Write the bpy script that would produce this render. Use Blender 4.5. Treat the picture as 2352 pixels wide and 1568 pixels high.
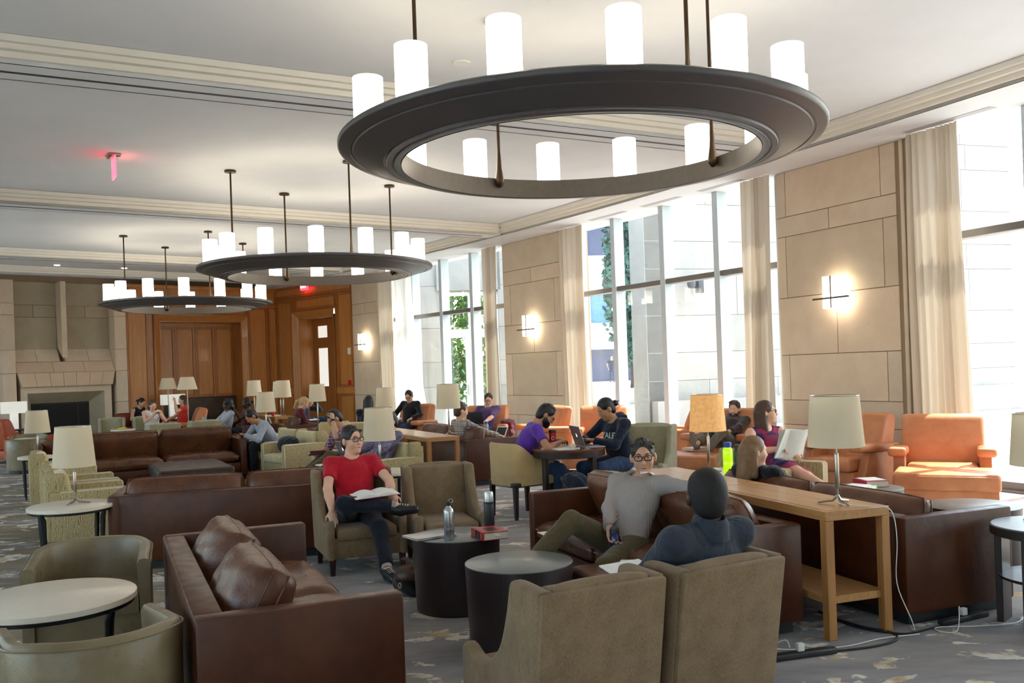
import bpy, bmesh, math, random
import numpy as np
from mathutils import Vector, Matrix
random.seed(7)
SC = bpy.context.scene
for _o in list(bpy.data.objects): bpy.data.objects.remove(_o)
COL = SC.collection
R_ = math.radians
# ---------------------------------------------------------------- camera
cam = bpy.data.cameras.new('camera'); camo = bpy.data.objects.new('camera', cam); COL.objects.link(camo)
camo.location = (0, 0, 1.62)
camo.rotation_euler = (Matrix.Rotation(R_(90), 3, 'X') @ Matrix.Rotation(-0.035, 3, 'Z')).to_euler()
cam.sensor_width = 36; cam.lens = 36*2090/2352; cam.shift_y = 63/2352; cam.clip_end = 400; cam.clip_start = .05
SC.camera = camo
SC.view_settings.view_transform = 'Standard'; SC.view_settings.look = 'None'
SC.view_settings.exposure = 2.16; SC.view_settings.gamma = 1; SC.view_settings.use_curve_mapping = False
cy = SC.cycles; cy.max_bounces = 6; cy.diffuse_bounces = 3; cy.glossy_bounces = 2; cy.transmission_bounces = 3; cy.transparent_max_bounces = 8; cy.caustics_reflective = False; cy.caustics_refractive = False
# ---------------------------------------------------------------- sky and sun
world = bpy.data.worlds.new('world'); SC.world = world; world.use_nodes = True
wn = world.node_tree.nodes; wl = world.node_tree.links
bgn = wn['Background']; sky = wn.new('ShaderNodeTexSky'); sky.sky_type = 'NISHITA'; sky.sun_disc = False
SUN_AZ, SUN_EL = 28, 57          # degrees: azimuth from +X counter-clockwise, elevation
sky.sun_elevation = R_(SUN_EL); sky.sun_rotation = R_(90-SUN_AZ); sky.dust_density = 2.5; sky.air_density = 1.2
wl.new(sky.outputs[0], bgn.inputs[0]); bgn.inputs[1].default_value = .25
sd = bpy.data.lights.new('sun', 'SUN'); sd.energy = 3.6; sd.angle = R_(.6); sd.color = (1, .95, .86)
so = bpy.data.objects.new('sun', sd); COL.objects.link(so)
_d = Vector((math.cos(R_(SUN_AZ))*math.cos(R_(SUN_EL)), math.sin(R_(SUN_AZ))*math.cos(R_(SUN_EL)), math.sin(R_(SUN_EL))))
so.rotation_euler = _d.to_track_quat('Z', 'Y').to_euler(); so.location = (20, -20, 30)
# the hall is a slice of a ring: polar plan, phi in degrees, off = metres inside the window wall
CX, CY, RR = -65.19, -25.03, 79.25
def pol(phi, off=0.):
    a = R_(phi); return Vector((CX+(RR-off)*math.cos(a), CY+(RR-off)*math.sin(a)))
ZS, ZC = 4.37, 4.56               # soffit / beam underside, ceiling panels
WINDOWS = [(17.75, 21.7), (23.43, 27.38), (29.15, 33.12), (34.82, 38.8)]
LW0, LW1 = Vector((-15.4, 20.97)), Vector((-6.2, -3.6))   # left wall of the hall, out of view
def portal(a, b, z0, z1, inward=1):
    l = bpy.data.lights.new('daylight_portal', 'AREA'); l.shape = 'RECTANGLE'; l.cycles.is_portal = True
    l.size = (b-a).length; l.size_y = z1-z0
    o = bpy.data.objects.new('daylight_portal', l); COL.objects.link(o)
    m = (a+b)/2; n = Vector((-(b-a).y, (b-a).x)).normalized()
    o.location = (m.x-n.x*.35, m.y-n.y*.35, (z0+z1)/2)
    o.rotation_euler = Vector((-n.x, -n.y, 0)).to_track_quat('Z', 'Y').to_euler()
for _a, _b in WINDOWS: portal(pol(_a), pol(_b), .05, 4.35)
BK0, BK1 = LW1, Vector((12.32, -8.55))
FILL_WINDOWS = [(.06, .30), (.70, .94)]  # unseen windows added behind the camera for frontal fill light
for _a, _b in FILL_WINDOWS: portal(BK0.lerp(BK1, _a), BK0.lerp(BK1, _b), .2, 4.3)
for _t in (.25, .75):
    _q = LW0.lerp(LW1, _t); _u = (LW1-LW0).normalized(); portal(_q-_u*4.2, _q+_u*4.2, .2, 4.3)
# ---------------------------------------------------------------- mesh helpers
_BOX = {}
def rbox_data(s, bev, seg):
    k = (round(s[0],4), round(s[1],4), round(s[2],4), bev, seg)
    if k not in _BOX:
        bm = bmesh.new(); bmesh.ops.create_cube(bm, size=1)
        for v in bm.verts: v.co = Vector((v.co.x*s[0], v.co.y*s[1], v.co.z*s[2]))
        if bev > 0:
            bmesh.ops.bevel(bm, geom=list(bm.edges), offset=min(bev, .49*min(s)), segments=seg, profile=.5, affect='EDGES')
        bm.verts.index_update()
        _BOX[k] = ([v.co.copy() for v in bm.verts], [[v.index for v in f.verts] for f in bm.faces]); bm.free()
    return _BOX[k]
class MB:
    def __init__(s): s.v = []; s.f = []
    def add(s, vs, fs):
        n = len(s.v); s.v += [tuple(v) for v in vs]; s.f += [[i+n for i in f] for f in fs]; return s
    def box(s, c, sz, bev=0, seg=2, rot=None):
        vs, fs = rbox_data(sz, bev, seg); c = Vector(c)
        if rot is not None: vs = [rot @ v for v in vs]
        return s.add([v+c for v in vs], fs)
    def bx(s, x0, x1, y0, y1, z0, z1, bev=0, seg=2):
        return s.box(((x0+x1)/2, (y0+y1)/2, (z0+z1)/2), (abs(x1-x0), abs(y1-y0), abs(z1-z0)), bev, seg)
    def lathe(s, prof, n=24, c=(0,0,0), sx=1, sy=1, closed=False):
        vs = []; fs = []
        for r, z in prof:
            for i in range(n):
                a = 2*math.pi*i/n; vs.append((c[0]+r*math.cos(a)*sx, c[1]+r*math.sin(a)*sy, c[2]+z))
        m = len(prof)
        for j in range(m if closed else m-1):
            j2 = (j+1) % m
            for i in range(n): fs.append([j*n+i, j*n+(i+1)%n, j2*n+(i+1)%n, j2*n+i])
        if not closed:
            if prof[0][0] > 1e-4: fs.append(list(range(n))[::-1])
            if prof[-1][0] > 1e-4: fs.append([(m-1)*n+i for i in range(n)])
        return s.add(vs, fs)
    def cyl(s, c, r, h, n=20, r2=None): return s.lathe([(r, 0), (r if r2 is None else r2, h)], n, c)
    def tube(s, pts, r, n=8, closed=False, rr=None):
        pts = [Vector(p) for p in pts]; m = len(pts); vs = []; fs = []; up = Vector((0, 0, 1)); prev = None
        for i, p in enumerate(pts):
            if closed: t = pts[(i+1) % m]-pts[i-1]
            else: t = pts[min(i+1, m-1)]-pts[max(i-1, 0)]
            t.normalize()
            if prev is None: a = t.orthogonal().normalized()
            else: a = (prev-t*prev.dot(t)); a = a.normalized() if a.length > 1e-6 else t.orthogonal().normalized()
            prev = a; b = t.cross(a); q = rr[i] if rr else r
            for k in range(n):
                w = 2*math.pi*k/n; vs.append(p+a*math.cos(w)*q+b*math.sin(w)*q)
        for i in range(m if closed else m-1):
            i2 = (i+1) % m
            for k in range(n): fs.append([i*n+k, i*n+(k+1)%n, i2*n+(k+1)%n, i2*n+k])
        if not closed: fs.append(list(range(n))[::-1]); fs.append([(m-1)*n+k for k in range(n)])
        return s.add(vs, fs)
    def prism(s, poly, x0, x1, ax='x'):
        # poly of (p,q); ax x -> (x,p,q), ax z -> (p,q,x), ax y -> (p,x,q)
        mk = {'x': lambda t, p, q: (t, p, q), 'y': lambda t, p, q: (p, t, q), 'z': lambda t, p, q: (p, q, t)}[ax]
        n = len(poly); vs = [mk(x0, *p) for p in poly]+[mk(x1, *p) for p in poly]
        fs = [list(range(n))[::-1], [n+i for i in range(n)]]+[[i, (i+1)%n, n+(i+1)%n, n+i] for i in range(n)]
        return s.add(vs, fs)
    def grid(s, fn, nu, nv, cu=False, cv=False):
        vs = [fn(i/(nu if cu else nu-1), j/(nv if cv else nv-1)) for i in range(nu) for j in range(nv)]; fs = []
        for i in range(nu if cu else nu-1):
            for j in range(nv if cv else nv-1):
                i2, j2 = (i+1) % nu, (j+1) % nv; fs.append([i*nv+j, i2*nv+j, i2*nv+j2, i*nv+j2])
        return s.add(vs, fs)
    def pillow(s, c, w, d, h, nx=14, ny=12, e=.45, rot=None, wr=.012, seed=0, flat=.0):
        c = Vector(c); vs = []; fs = []; rg = random.Random(seed); ph = [rg.uniform(0, 6) for _ in range(6)]
        def bul(u, v):
            a = max(0, (1-abs(u)**3.2)*(1-abs(v)**3.2))**e
            return a
        for sgn in (1, -1):
            for i in range(nx+1):
                for j in range(ny+1):
                    u = -1+2*i/nx; v = -1+2*j/ny; b = bul(u, v)
                    wv = wr*b*(math.sin(9*u+3*v+ph[0])*.5+math.sin(5*u-11*v+ph[1])*.4+math.sin(17*u+6*v+ph[2])*.3*abs(v))
                    rx = 1-.06*(1-abs(v)**2)*0; z = sgn*(h*flat*(1 if abs(u) < 1 and abs(v) < 1 else 1)/2+h*(1-flat)*b/2)+(wv if sgn > 0 else 0)
                    p = Vector((u*w/2*(1-.05*abs(v)**4), v*d/2*(1-.05*abs(u)**4), z)); vs.append(p)
        m = (nx+1)*(ny+1)
        for i in range(nx):
            for j in range(ny):
                a = i*(ny+1)+j; fs.append([a, a+ny+1, a+ny+2, a+1]); fs.append([m+a, m+a+1, m+a+ny+2, m+a+ny+1])
        bd = [i*(ny+1) for i in range(nx+1)]+[nx*(ny+1)+j for j in range(1, ny+1)]+[i*(ny+1)+ny for i in range(nx-1, -1, -1)]+[j for j in range(ny-1, 0, -1)]
        for q in range(len(bd)):
            a, b = bd[q], bd[(q+1) % len(bd)]; fs.append([a, m+a, m+b, b])
        if rot is not None: vs = [rot @ v for v in vs]
        return s.add([v+c for v in vs], fs)
def mesh(mb, sharp=38, fix=True):
    me = bpy.data.meshes.new('mesh'); me.from_pydata([tuple(v) for v in mb.v], [], mb.f)
    if fix:
        bm = bmesh.new(); bm.from_mesh(me); bmesh.ops.recalc_face_normals(bm, faces=bm.faces); bm.to_mesh(me); bm.free()
    if sharp is not None:
        me.polygons.foreach_set('use_smooth', [True]*len(me.polygons)); me.set_sharp_from_angle(angle=R_(sharp))
    me.update(); return me
def ob(name, mb, mat, parent=None, sharp=38, loc=None, rotz=None, label=None, me=None):
    me = me or mesh(mb, sharp)
    if mat is not None and not me.materials: me.materials.append(MT(mat))
    o = bpy.data.objects.new(name, me); COL.objects.link(o); o.parent = parent
    if loc is not None: o.location = loc
    if rotz is not None: o.rotation_euler = (0, 0, rotz)
    if label: o['label'] = label
    return o
def tag(o, label=None, cat=None, group=None, kind=None):
    for k, v in (('label', label), ('category', cat), ('group', group), ('kind', kind)):
        if v: o[k] = v
    return o
def root(name, label, cat, loc, face=90, group=None):
    """an Empty at the thing's base; its front looks along compass angle face (degrees from +X)"""
    o = bpy.data.objects.new(name, None); COL.objects.link(o); o.empty_display_size = .2
    o.location = (loc[0], loc[1], loc[2] if len(loc) > 2 else 0); o.rotation_euler = (0, 0, R_(face-90))
    return tag(o, label, cat, group)
def struct(name, mb, mat, parent=None, sharp=38, label=None, **k):
    o = ob(name, mb, mat, parent, sharp, **k)
    if parent is None: o['kind'] = 'structure'
    if label: o['label'] = label
    return o
def dup(r, loc, face, label=None, group=None):
    c = r.copy(); COL.objects.link(c); c.location = (loc[0], loc[1], loc[2] if len(loc) > 2 else 0); c.rotation_euler = (0, 0, R_(face-90))
    if label: c['label'] = label
    if group: c['group'] = group
    for ch in KIDS(r):
        d = ch.copy(); COL.objects.link(d); d.parent = c
        for g in KIDS(ch):
            e = g.copy(); COL.objects.link(e); e.parent = d
    return c
def KIDS(r): return [o for o in bpy.data.objects if o.parent == r]
# ---------------------------------------------------------------- materials
_M = {}; _MD = {}
def MT(n):
    if not isinstance(n, str): return n
    if n not in _M: _M[n] = _MD[n](n)
    return _M[n]
def lin(r, g, b): return tuple(((c/255)/12.92 if c <= 10 else ((c/255+.055)/1.055)**2.4) for c in (r, g, b))
class NT:
    def __init__(s, n):
        s.m = bpy.data.materials.new(n); s.m.use_nodes = True; s.t = s.m.node_tree; s.p = s.t.nodes['Principled BSDF']; s.out = s.t.nodes['Material Output']
    def n(s, ty, **k):
        x = s.t.nodes.new('ShaderNode'+ty)
        for a, b in k.items():
            if a.startswith('_'): setattr(x, a[1:], b)
            else: x.inputs[a.replace('__', ' ')].default_value = b
        return x
    def l(s, a, b): s.t.links.new(a, b)
    def co(s, kind='Object', scale=(1,1,1), rot=(0,0,0)):
        c = s.n('TexCoord'); m = s.n('Mapping'); m.inputs['Scale'].default_value = scale; m.inputs['Rotation'].default_value = rot
        if kind == 'World':
            g = s.n('NewGeometry'); s.l(g.outputs['Position'], m.inputs[0])
        else: s.l(c.outputs[kind], m.inputs[0])
        return m.outputs[0]
    def ramp(s, fac, stops):
        r = s.n('ValToRGB'); e = r.color_ramp.elements
        while len(e) < len(stops): e.new(.5)
        for i, (p, c) in enumerate(stops): e[i].position = p; e[i].color = (*c[:3], 1)
        s.l(fac, r.inputs[0]); return r.outputs[0]
    def noise(s, vec, scale, detail=3, rough=.55, dist=0):
        x = s.n('TexNoise', Scale=scale, Detail=detail, Roughness=rough, Distortion=dist); s.l(vec, x.inputs['Vector']); return x.outputs['Fac']
    def bump(s, h, st, dist=.01):
        b = s.n('Bump', Strength=st, Distance=dist); s.l(h, b.inputs['Height']); s.l(b.outputs[0], s.p.inputs['Normal']); return b
    def mix(s, f, a, b, mode='MIX'):
        x = s.n('MixRGB', _blend_type=mode)
        if isinstance(f, (int, float)): x.inputs[0].default_value = f
        else: s.l(f, x.inputs[0])
        for i, c in ((1, a), (2, b)):
            if isinstance(c, tuple): x.inputs[i].default_value = (*c[:3], 1)
            else: s.l(c, x.inputs[i])
        return x.outputs[0]
def simple(c, rough=.6, metal=0, var=.12, vs=6, bump=0, bs=60, spec=.5, sheen=0, emit=None, coat=0, trans=0, bd=.004):
    def mk(n):
        t = NT(n); p = t.p; vec = t.co()
        if var:
            f = t.noise(vec, vs, 4); d = tuple(x*(1-var) for x in c); e = tuple(min(1, x*(1+var)) for x in c)
            t.l(t.ramp(f, [(.3, d), (.7, e)]), p.inputs['Base Color'])
        else: p.inputs['Base Color'].default_value = (*c, 1)
        p.inputs['Roughness'].default_value = rough; p.inputs['Metallic'].default_value = metal; p.inputs['Specular IOR Level'].default_value = spec
        if sheen: p.inputs['Sheen Weight'].default_value = sheen; p.inputs['Sheen Roughness'].default_value = .4
        if coat: p.inputs['Coat Weight'].default_value = coat; p.inputs['Coat Roughness'].default_value = .15
        if bump: t.bump(t.noise(vec, bs, 2), bump, bd)
        if emit: p.inputs['Emission Color'].default_value = (*emit[0], 1); p.inputs['Emission Strength'].default_value = emit[1]
        if trans: p.inputs['Transmission Weight'].default_value = trans
        return t.m
    return mk
def leather(c1, c2, rough=.4, crease=.35, cs=7):
    def mk(n):
        t = NT(n); vec = t.co(); f = t.noise(vec, 5, 5)
        t.l(t.ramp(f, [(.3, c1), (.72, c2)]), t.p.inputs['Base Color']); t.p.inputs['Specular IOR Level'].default_value = .42
        t.l(t.ramp(t.noise(vec, 9, 3), [(.3, (rough-.08,)*3), (.7, (rough+.1,)*3)]), t.p.inputs['Roughness'])
        v = t.n('TexVoronoi', Scale=240.); t.l(vec, v.inputs['Vector'])
        w = t.noise(vec, cs, 4, .6, .8); h = t.mix(.88, v.outputs['Distance'], w)
        t.bump(h, crease, .02); return t.m
    return mk
def cloth(*a, **k): return fabric(*a, fold=1, **k)
def fabric(c1, c2, sc=300, rough=.9, sheen=.3, vs=8, fold=0):
    def mk(n):
        t = NT(n); vec = t.co(); f = t.noise(vec, vs, 4); g = t.noise(t.co(scale=(1, 1, .25)), sc, 2)
        a = t.ramp(f, [(.3, c1), (.7, c2)]); t.l(t.mix(.35, a, t.ramp(g, [(.35, tuple(x*.72 for x in c1)), (.65, tuple(min(1, x*1.2) for x in c2))])), t.p.inputs['Base Color'])
        t.p.inputs['Roughness'].default_value = rough; t.p.inputs['Sheen Weight'].default_value = sheen; t.p.inputs['Specular IOR Level'].default_value = .2
        if fold: t.bump(t.mix(.94, g, t.noise(t.co(scale=(1, 1, .6)), 11, 3, .5, 1.6)), .55, .03)
        else: t.bump(g, .25, .002)
        return t.m
    return mk
def striped(c1, c2, sc=34, axis=(1, 1, 0), dist=1.2, rough=.85, th=.5, bump=.2):
    def mk(n):
        t = NT(n); vec = t.co(); d = t.n('VectorMath', _operation='DOT_PRODUCT'); t.l(vec, d.inputs[0]); d.inputs[1].default_value = axis
        nz = t.noise(t.co(scale=(3, 3, 1.2)), 6, 3); a = t.n('MathNode'[:-4] if False else 'Math', _operation='MULTIPLY_ADD'); t.l(nz, a.inputs[0]); a.inputs[1].default_value = dist*.05; t.l(d.outputs['Value'], a.inputs[2])
        b = t.n('Math', _operation='MULTIPLY'); t.l(a.outputs[0], b.inputs[0]); b.inputs[1].default_value = sc*2*math.pi
        s_ = t.n('Math', _operation='SINE'); t.l(b.outputs[0], s_.inputs[0])
        q = t.n('Math', _operation='MULTIPLY_ADD'); t.l(s_.outputs[0], q.inputs[0]); q.inputs[1].default_value = .5; q.inputs[2].default_value = .5
        t.l(t.ramp(q.outputs[0], [(th-.22, c2), (th+.22, c1)]), t.p.inputs['Base Color']); t.p.inputs['Roughness'].default_value = rough
        t.p.inputs['Specular IOR Level'].default_value = .2
        if bump: t.bump(q.outputs[0], bump, .003)
        return t.m
    return mk
def wood(c1, c2, sc=14, stretch=(1, 1, .06), rough=.42, coat=.0, ring=False):
    def mk(n):
        t = NT(n); vec = t.co(scale=stretch); f = t.noise(vec, sc, 5, .6, 1.5); g = t.noise(vec, sc*7, 3, .6)
        t.l(t.mix(.4, t.ramp(f, [(.25, c1), (.75, c2)]), t.ramp(g, [(.3, tuple(x*.75 for x in c1)), (.7, c2)])), t.p.inputs['Base Color'])
        t.p.inputs['Roughness'].default_value = rough; t.p.inputs['Coat Weight'].default_value = coat; t.bump(g, .08, .003); return t.m
    return mk
def stone(c1, c2, sc=3):
    def mk(n):
        t = NT(n); vec = t.co('World'); f = t.noise(vec, sc, 6, .6); g = t.noise(vec, 90, 3)
        oi = t.n('ObjectInfo'); r = t.ramp(oi.outputs['Random'], [(0, (.90, .89, .86)), (.5, (1, 1, 1)), (1, (1.06, 1.02, .99))])
        a = t.mix(.3, t.ramp(f, [(.25, c1), (.75, c2)]), t.ramp(g, [(.3, c1), (.7, c2)]))
        t.l(t.mix(1., a, r, 'MULTIPLY'), t.p.inputs['Base Color']); t.p.inputs['Roughness'].default_value = .72; t.bump(g, .06, .003); return t.m
    return mk
def m_carpet(n):
    t = NT(n); w = t.co('World', rot=(0, 0, R_(-27))); st = t.co('World', scale=(.55, 1.6, 1), rot=(0, 0, R_(-27)))
    f = t.noise(st, 1.1, 5, .62, .6); f2 = t.noise(st, 3.4, 4, .6, .4)
    base = t.mix(.45, t.ramp(f, [(.30, lin(128, 125, 128)), (.45, lin(164, 161, 164)), (.58, lin(182, 174, 164)), (.72, lin(142, 132, 120))]), t.ramp(f2, [(.3, lin(124, 124, 132)), (.7, lin(190, 184, 178))]))
    sx = t.n('SeparateXYZ'); g = t.n('NewGeometry'); t.l(g.outputs['Position'], sx.inputs[0])
    xr = t.n('MapRange'); t.l(sx.outputs[0], xr.inputs[0]); xr.inputs[1].default_value = -2.6; xr.inputs[2].default_value = -1.0; xr.inputs[3].default_value = 1; xr.inputs[4].default_value = 0
    lf = t.ramp(f, [(.30, lin(84, 76, 70)), (.42, lin(166, 144, 106)), (.55, lin(128, 110, 78)), (.64, lin(206, 200, 198)), (.8, lin(104, 96, 92))])
    base = t.mix(xr.outputs[0], base, t.mix(.3, lf, base))
    bl = t.noise(t.co('World', scale=(1, 1.5, 1), rot=(0, 0, R_(-20))), 2.3, 4, .62, .5); b2 = t.noise(w, 9, 3, .6)
    bb = t.n('Math', _operation='MULTIPLY_ADD'); t.l(b2, bb.inputs[0]); bb.inputs[1].default_value = .22; t.l(bl, bb.inputs[2])
    msk = t.ramp(bb.outputs[0], [(.695, (0,)*3), (.712, (1,)*3)])
    spot = t.ramp(t.noise(w, 6, 3), [(.46, lin(242, 235, 220)), (.68, lin(202, 172, 122))])
    c = t.mix(msk, base, spot); fz = t.noise(w, 420, 2)
    t.l(t.mix(.25, c, t.ramp(fz, [(.3, (.2,)*3), (.7, (1.,)*3)]), 'MULTIPLY'), t.p.inputs['Base Color'])
    t.p.inputs['Roughness'].default_value = .95; t.p.inputs['Specular IOR Level'].default_value = .1; t.bump(fz, .4, .006); return t.m
def m_glass(n):
    t = NT(n); tr = t.n('BsdfTransparent'); tr.inputs[0].default_value = (.95, .98, .97, 1); gl = t.n('BsdfGlossy'); gl.inputs['Roughness'].default_value = .02
    g = t.n('NewGeometry'); d = t.n('VectorMath', _operation='DOT_PRODUCT'); t.l(g.outputs['Normal'], d.inputs[0]); t.l(g.outputs['Incoming'], d.inputs[1])
    ab = t.n('Math', _operation='ABSOLUTE'); t.l(d.outputs['Value'], ab.inputs[0]); om = t.n('Math', _operation='SUBTRACT'); om.inputs[0].default_value = 1; t.l(ab.outputs[0], om.inputs[1])
    pw = t.n('Math', _operation='POWER'); t.l(om.outputs[0], pw.inputs[0]); pw.inputs[1].default_value = 5; ma = t.n('Math', _operation='MULTIPLY_ADD'); t.l(pw.outputs[0], ma.inputs[0]); ma.inputs[1].default_value = .8; ma.inputs[2].default_value = .04
    mx = t.n('MixShader'); t.l(ma.outputs[0], mx.inputs[0]); t.l(tr.outputs[0], mx.inputs[1]); t.l(gl.outputs[0], mx.inputs[2]); t.l(mx.outputs[0], t.out.inputs[0]); return t.m
def translucent(c, f=.45, rough=.8):
    def mk(n):
        t = NT(n); d = t.n('BsdfDiffuse'); d.inputs[0].default_value = (*c, 1); tr = t.n('BsdfTranslucent'); tr.inputs[0].default_value = (*c, 1)
        mx = t.n('MixShader'); mx.inputs[0].default_value = f; t.l(d.outputs[0], mx.inputs[1]); t.l(tr.outputs[0], mx.inputs[2]); t.l(mx.outputs[0], t.out.inputs[0])
        return t.m
    return mk
def lampglass(c, st, top):
    """glass candle shade: brighter towards the lamp inside its foot"""
    def mk(n):
        t = NT(n); vec = t.n('TexCoord'); sx = t.n('SeparateXYZ'); t.l(vec.outputs['Generated'], sx.inputs[0])
        e = t.ramp(sx.outputs[2], [(0, (st*1.0,)*3), (.55, (st*.75,)*3), (1, (st*top,)*3)])
        t.p.inputs['Base Color'].default_value = (.85, .8, .7, 1); t.p.inputs['Emission Color'].default_value = (*c, 1)
        r = t.n('MapRange'); t.l(sx.outputs[2], r.inputs[0]); r.inputs[1].default_value = .1; r.inputs[2].default_value = 1; r.inputs[3].default_value = st; r.inputs[4].default_value = st*top
        t.l(r.outputs[0], t.p.inputs['Emission Strength']); t.p.inputs['Roughness'].default_value = .3; return t.m
    return mk
def plaid(base, c2, c3, sc=9):
    def mk(n):
        t = NT(n); vec = t.co(); sx = t.n('SeparateXYZ'); t.l(vec, sx.inputs[0]); col = base
        for ax, cc, ph in ((0, c2, 0), (2, c2, 0), (0, c3, .5), (2, c3, .5), (1, c2, .2)):
            a = t.n('Math', _operation='MULTIPLY_ADD'); t.l(sx.outputs[ax], a.inputs[0]); a.inputs[1].default_value = sc; a.inputs[2].default_value = ph
            b = t.n('Math', _operation='FRACT'); t.l(a.outputs[0], b.inputs[0])
            f = t.ramp(b.outputs[0], [(.3, (0,)*3), (.34, (.55,)*3), (.56, (.55,)*3), (.6, (0,)*3)]); col = t.mix(f, col, cc)
        t.l(col, t.p.inputs['Base Color']); t.p.inputs['Roughness'].default_value = .9; return t.m
    return mk
L = lin
_MD.update(
 carpet=m_carpet, glass=m_glass,
 plaster=simple(L(230, 233, 238), .85, var=.03, vs=1.2), moulding=simple(L(238, 233, 222), .7, var=.02),
 dark_gap=simple((.012, .012, .014), .8, var=0), slot=simple(L(60, 62, 70), .7, var=0), grille=simple(L(176, 176, 180), .6, var=0),
 stone=stone(L(214, 194, 170), L(234, 216, 194)), stone_joint=simple(L(158, 138, 114), .9, var=.05),
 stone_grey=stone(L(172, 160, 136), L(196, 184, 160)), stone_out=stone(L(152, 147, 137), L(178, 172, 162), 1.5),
 stone_pink=stone(L(216, 186, 158), L(232, 206, 182)),
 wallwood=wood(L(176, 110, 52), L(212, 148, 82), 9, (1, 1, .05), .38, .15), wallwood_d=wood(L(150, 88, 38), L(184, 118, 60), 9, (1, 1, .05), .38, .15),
 firebox=simple((.006, .006, .007), .6, var=0), paving=simple(L(182, 177, 168), .9, var=.06, vs=.8),
 mullion=simple(L(198, 210, 218), .45, .1, var=.03), mullion_d=simple(L(120, 116, 112), .5, .2, var=.03), sill=simple(L(120, 120, 122), .5, .3, var=.04),
 curtain=translucent(L(218, 206, 190), .14), sheer=translucent(L(248, 246, 240), .55),
 bronze=simple(L(86, 84, 88), .40, .2, var=.05, vs=20), bronze_in=simple(L(98, 90, 82), .45, .5, var=.08, vs=20), rod=simple(L(70, 52, 34), .4, .6, var=.1),
 candle=lampglass((1, .91, .77), 2.6, .2), sconce=lampglass((1, .88, .68), 1.7, .5),
 leather=leather(L(66, 30, 12), L(90, 46, 21), .37, .2, 6), leather_c=leather(L(80, 43, 24), L(112, 68, 42), .31, .3, 11), leather_pipe=simple(L(150, 112, 88), .5),
 leather_dark=leather(L(52, 38, 32), L(76, 58, 48), .42, .3, 5),
 orange=leather(L(194, 118, 74), L(218, 146, 100), .40, .25, 5), orange_red=leather(L(150, 62, 32), L(178, 82, 44), .45, .25, 5), redsofa=leather(L(120, 46, 34), L(146, 64, 46), .5, .2, 5),
 tub=leather(L(114, 98, 70), L(142, 125, 94), .34, .22, 5), taupe=fabric(L(120, 97, 71), L(148, 123, 94), 300, .9, .12), sage=fabric(L(150, 142, 110), L(176, 168, 136)),
 tan=fabric(L(186, 156, 104), L(206, 178, 128), 420), stripe=striped(L(210, 192, 148), L(150, 126, 80), 100, (1, 1, 0), 1.2), stripe_lt=fabric(L(196, 178, 130), L(218, 202, 158)), piping=simple(L(226, 212, 184), .8),
 oak=wood(L(166, 112, 60), L(206, 154, 96), 8, (.06, 1, 1), .4, .1), oak_leg=wood(L(160, 104, 52), L(192, 138, 80), 8, (1, 1, .06), .4, .1), espresso=simple(L(42, 28, 24), .35, var=.25, vs=12), darkleg=simple(L(34, 26, 26), .45, var=.1),
 drum=wood(L(34, 26, 26), L(58, 44, 42), 30, (1, 1, .15), .38, .2), drumtop=simple(L(104, 108, 104), .34, var=.1, vs=40, coat=.2), whitetop=simple(L(232, 218, 196), .35, var=.04, vs=30, coat=.2), blackm=simple(L(22, 22, 26), .4, .3, var=0),
 roundwood=wood(L(84, 44, 24), L(120, 68, 38), 10, (.08, 1, 1), .3, .3),
 chrome=simple(L(170, 160, 150), .25, .95, var=.05), steel=simple(L(190, 190, 188), .32, .95, var=.04, vs=30), shade=translucent(L(255, 242, 218), .45), shade_lit=simple(L(206, 162, 108), .8, var=.2, vs=30, emit=(L(222, 158, 88), .13)),
 shade_w=simple(L(246, 244, 234), .8, var=.02, emit=((1, .97, .88), .08)),
 cable_w=simple(L(226, 222, 212), .5, var=0), cable_b=simple((.012, .012, .013), .45, var=0), plasticb=simple((.02, .02, .022), .4, var=0), plasticw=simple(L(236, 234, 228), .4, var=0),
 exit_red=simple(L(200, 20, 20), .5, var=0, emit=((1, .03, .05), 1.3)), exit_txt=simple(L(255, 225, 220), .5, var=0, emit=((1, .75, .7), 1.6)), exit_acr=simple(L(240, 60, 70), .3, var=0, emit=((1, .06, .10), 1.0)),
 frosted=simple(L(226, 224, 214), .4, var=.02, emit=((1, .97, .9), .16)), red=simple(L(190, 24, 28), .5, var=.05),  # door glass: the backlight is put into the material as a faint glow
)
def skinmat(c, r=.5): return simple(c, r, var=.08, vs=14, spec=.4)
# ================================================================ the hall
PHI0, PHI1 = 12., 42.75
def arc(off, a=PHI0, b=PHI1, n=50): return [pol(a+(b-a)*i/n, off) for i in range(n+1)]
FWC = pol(PHI1, 0); FWA = 42.75+180; FWU = Vector((math.cos(R_(FWA)), math.sin(R_(FWA))))
def slab(poly, z0, z1): return MB().prism([(p.x, p.y) for p in poly], z0, z1, 'z')
ring_poly = arc(-.45, PHI0, 43.75)+[FWC+FWU*11.6+Vector((-.95, 1.03)), LW1+Vector((-.3, -.3)), pol(PHI0, -.45)+Vector((0, -.2))]
struct('floor', slab(ring_poly, -.1, 0), 'carpet', label='grey carpet with cream and ochre leaf blotches')
struct('ceiling', slab(ring_poly, ZC, ZC+.2), 'plaster', label='white plaster ceiling')
def sweep_arc(prof, a, b, n=60):
    m = MB(); k = len(prof); vs = []; fs = []
    for i in range(n+1):
        for off, z in prof:
            p = pol(a+(b-a)*i/n, off); vs.append((p.x, p.y, z))
    for i in range(n):
        for j in range(k): fs.append([i*k+j, i*k+(j+1)%k, (i+1)*k+(j+1)%k, (i+1)*k+j])
    fs += [list(range(k))[::-1], [n*k+j for j in range(k)]]
    return m.add(vs, fs)
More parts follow.
